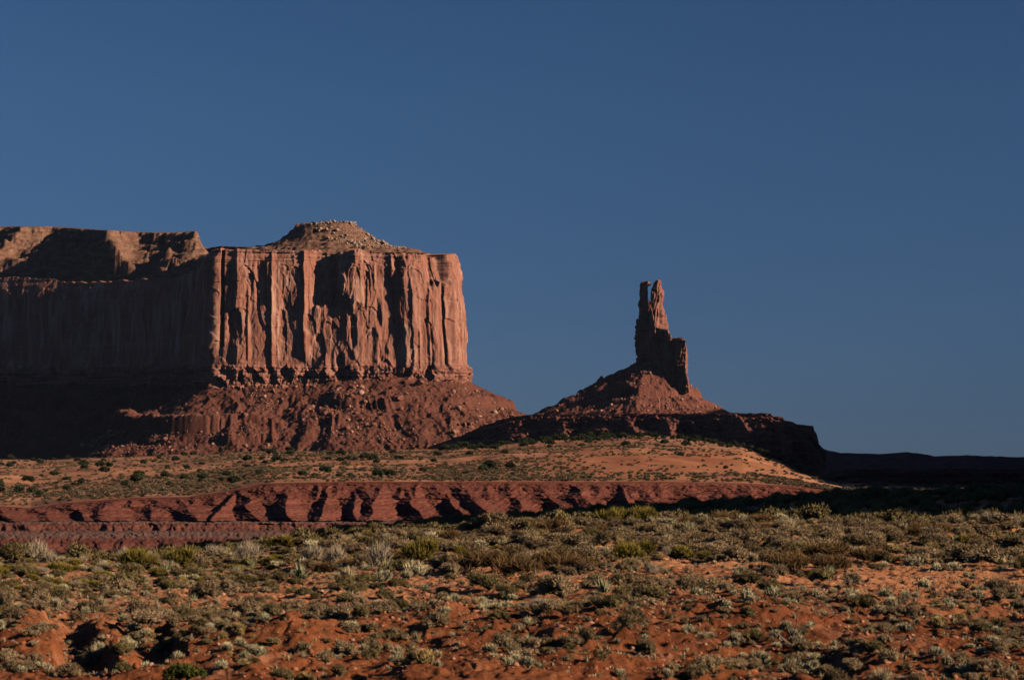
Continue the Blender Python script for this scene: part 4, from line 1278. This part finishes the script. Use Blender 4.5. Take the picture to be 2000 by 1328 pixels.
# near juniper at the bottom edge, with trunk and crown
jx, jy, jz = ray_hit(362, 1335, y0=46.)
nj = tag(empty('juniper', (jx, jy, jz-.1)), 'bright green juniper bush cut by the bottom edge below the gully', 'tree')
rg = np.random.default_rng(91)
c, r = dome(rg, 14, .38, .62, (.13, .2))
V, Fc, lf = blades(rg, c, r, 4200, .075, .026, .5, (.4, 1.1), .6)
me = mesh_np('crown', V, Fc, 3, m_plant('juniper_green', (.075, .085, .018), (.13, .135, .030), None, .1), {'leaf': lf, 'tip': lf*0})
link('crown', me, nj)
def tube(path, rad, nseg=7):
    P = np.array(path, float); n = len(P); rad = np.broadcast_to(rad, n)
    T = np.gradient(P, axis=0); T /= np.linalg.norm(T, axis=1)[:, None]
    ref = np.array([.31, .17, .93]); A = np.cross(T, ref); A /= np.linalg.norm(A, axis=1)[:, None]; B = np.cross(T, A)
    a = np.linspace(0, 2*np.pi, nseg, endpoint=False)
    V = P[:, None]+rad[:, None, None]*(np.cos(a)[None, :, None]*A[:, None]+np.sin(a)[None, :, None]*B[:, None])
    V = V.reshape(-1, 3); Fc = []
    for i in range(n-1):
        for j in range(nseg):
            p, q = i*nseg+j, i*nseg+(j+1) % nseg
            Fc += [(p, q, q+nseg), (p, q+nseg, p+nseg)]
    return V, np.array(Fc)
def tubes(name, specs, mat, parent=None, loc=None):
    Vs, Fs = [], []; off = 0
    for path, rad in specs:
        V, Fc = tube(path, rad); Vs.append(V); Fs.append(Fc+off); off += len(V)
    V = np.concatenate(Vs)
    return link(name, mesh_np(name, V, np.concatenate(Fs), 3, mat, {'rnd': np.zeros(len(V))}), parent, loc)
tubes('trunk', [([(0, 0, -.1), (.02, 0, .12), (.06, .03, .3), (.1, .05, .45)], [.05, .045, .03, .015]), ([(0, 0, .05), (-.1, .03, .2), (-.2, 0, .38)], [.035, .025, .012])], M_BARK, nj)
nj.scale = (.92, .92, .8)

# dead wood
M_DEAD = m_rock('dead_wood', (.13, .09, .06), (.24, .17, .11))
def dead(px, py, label, seed, size, n=11, flat=.5, name='dead_branch'):
    rg = np.random.default_rng(seed)
    X, Y, Z = ray_hit(px, py)
    specs = []
    for k in range(n):
        a = rg.uniform(0, 6.28); ln = size*rg.uniform(.4, 1.0); up = rg.uniform(.05, flat)
        p0 = np.array([rg.normal(0, .05), rg.normal(0, .05), .02])
        pts = [p0]
        d = np.array([math.cos(a), math.sin(a)*.6, up])
        for q in range(5):
            d = d+rg.normal(0, .22, 3)*np.array([1, 1, .7]); pts.append(pts[-1]+d*ln/5)
        pts = np.array(pts); pts[:, 2] = np.maximum(pts[:, 2], .01)
        specs.append((pts, np.linspace(.035, .007, 6)*size*1.1))
        b = pts[3]; e = b+np.array([rg.normal(0, .2), rg.normal(0, .2), .18])*size
        specs.append(([b, (b+e)/2+rg.normal(0, .03, 3), e], [.012*size, .009*size, .004]))
    return tag(tubes(name, specs, M_DEAD, None, (X, Y, Z)), label, 'dead wood')
dead(145, 1192, 'bleached fallen juniper limbs sprawled above the gully', 3, .55, 9)
dead(1905, 1216, 'pale fallen stick lying on the right hand slope', 8, .4, 2, .08)
dead(1852, 1230, 'short crooked stick leaning left of the pale fallen stick', 9, .3, 2, .6)
dead(1545, 1262, 'dark dead stalks standing among brush at lower right', 10, .5, 6, 2.2)
dead(800, 1125, 'small bare twig heap left of the wide brown thicket', 12, .3, 4, .8)

# ------------------------------------------------------------------ thin blue air
HAZE = 4.5e-6
bm = bmesh.new(); bmesh.ops.create_cube(bm, size=1.0)
for v in bm.verts: v.co = (v.co.x*13000, v.co.y*9800+4400, -25 if v.co.z < 0 else 372)
hz = bpy.data.meshes.new('haze'); bm.to_mesh(hz); bm.free()
hm = bpy.data.materials.new('haze'); hm.use_nodes = True
hm.node_tree.nodes.clear()
ho = hm.node_tree.nodes.new('ShaderNodeOutputMaterial'); hv = hm.node_tree.nodes.new('ShaderNodeVolumePrincipled')
hv.inputs['Color'].default_value = (.62, .76, 1.0, 1); hv.inputs['Density'].default_value = HAZE
hm.node_tree.links.new(hv.outputs[0], ho.inputs['Volume'])
hz.materials.append(hm)
tag(link('haze', hz), kind='stuff')
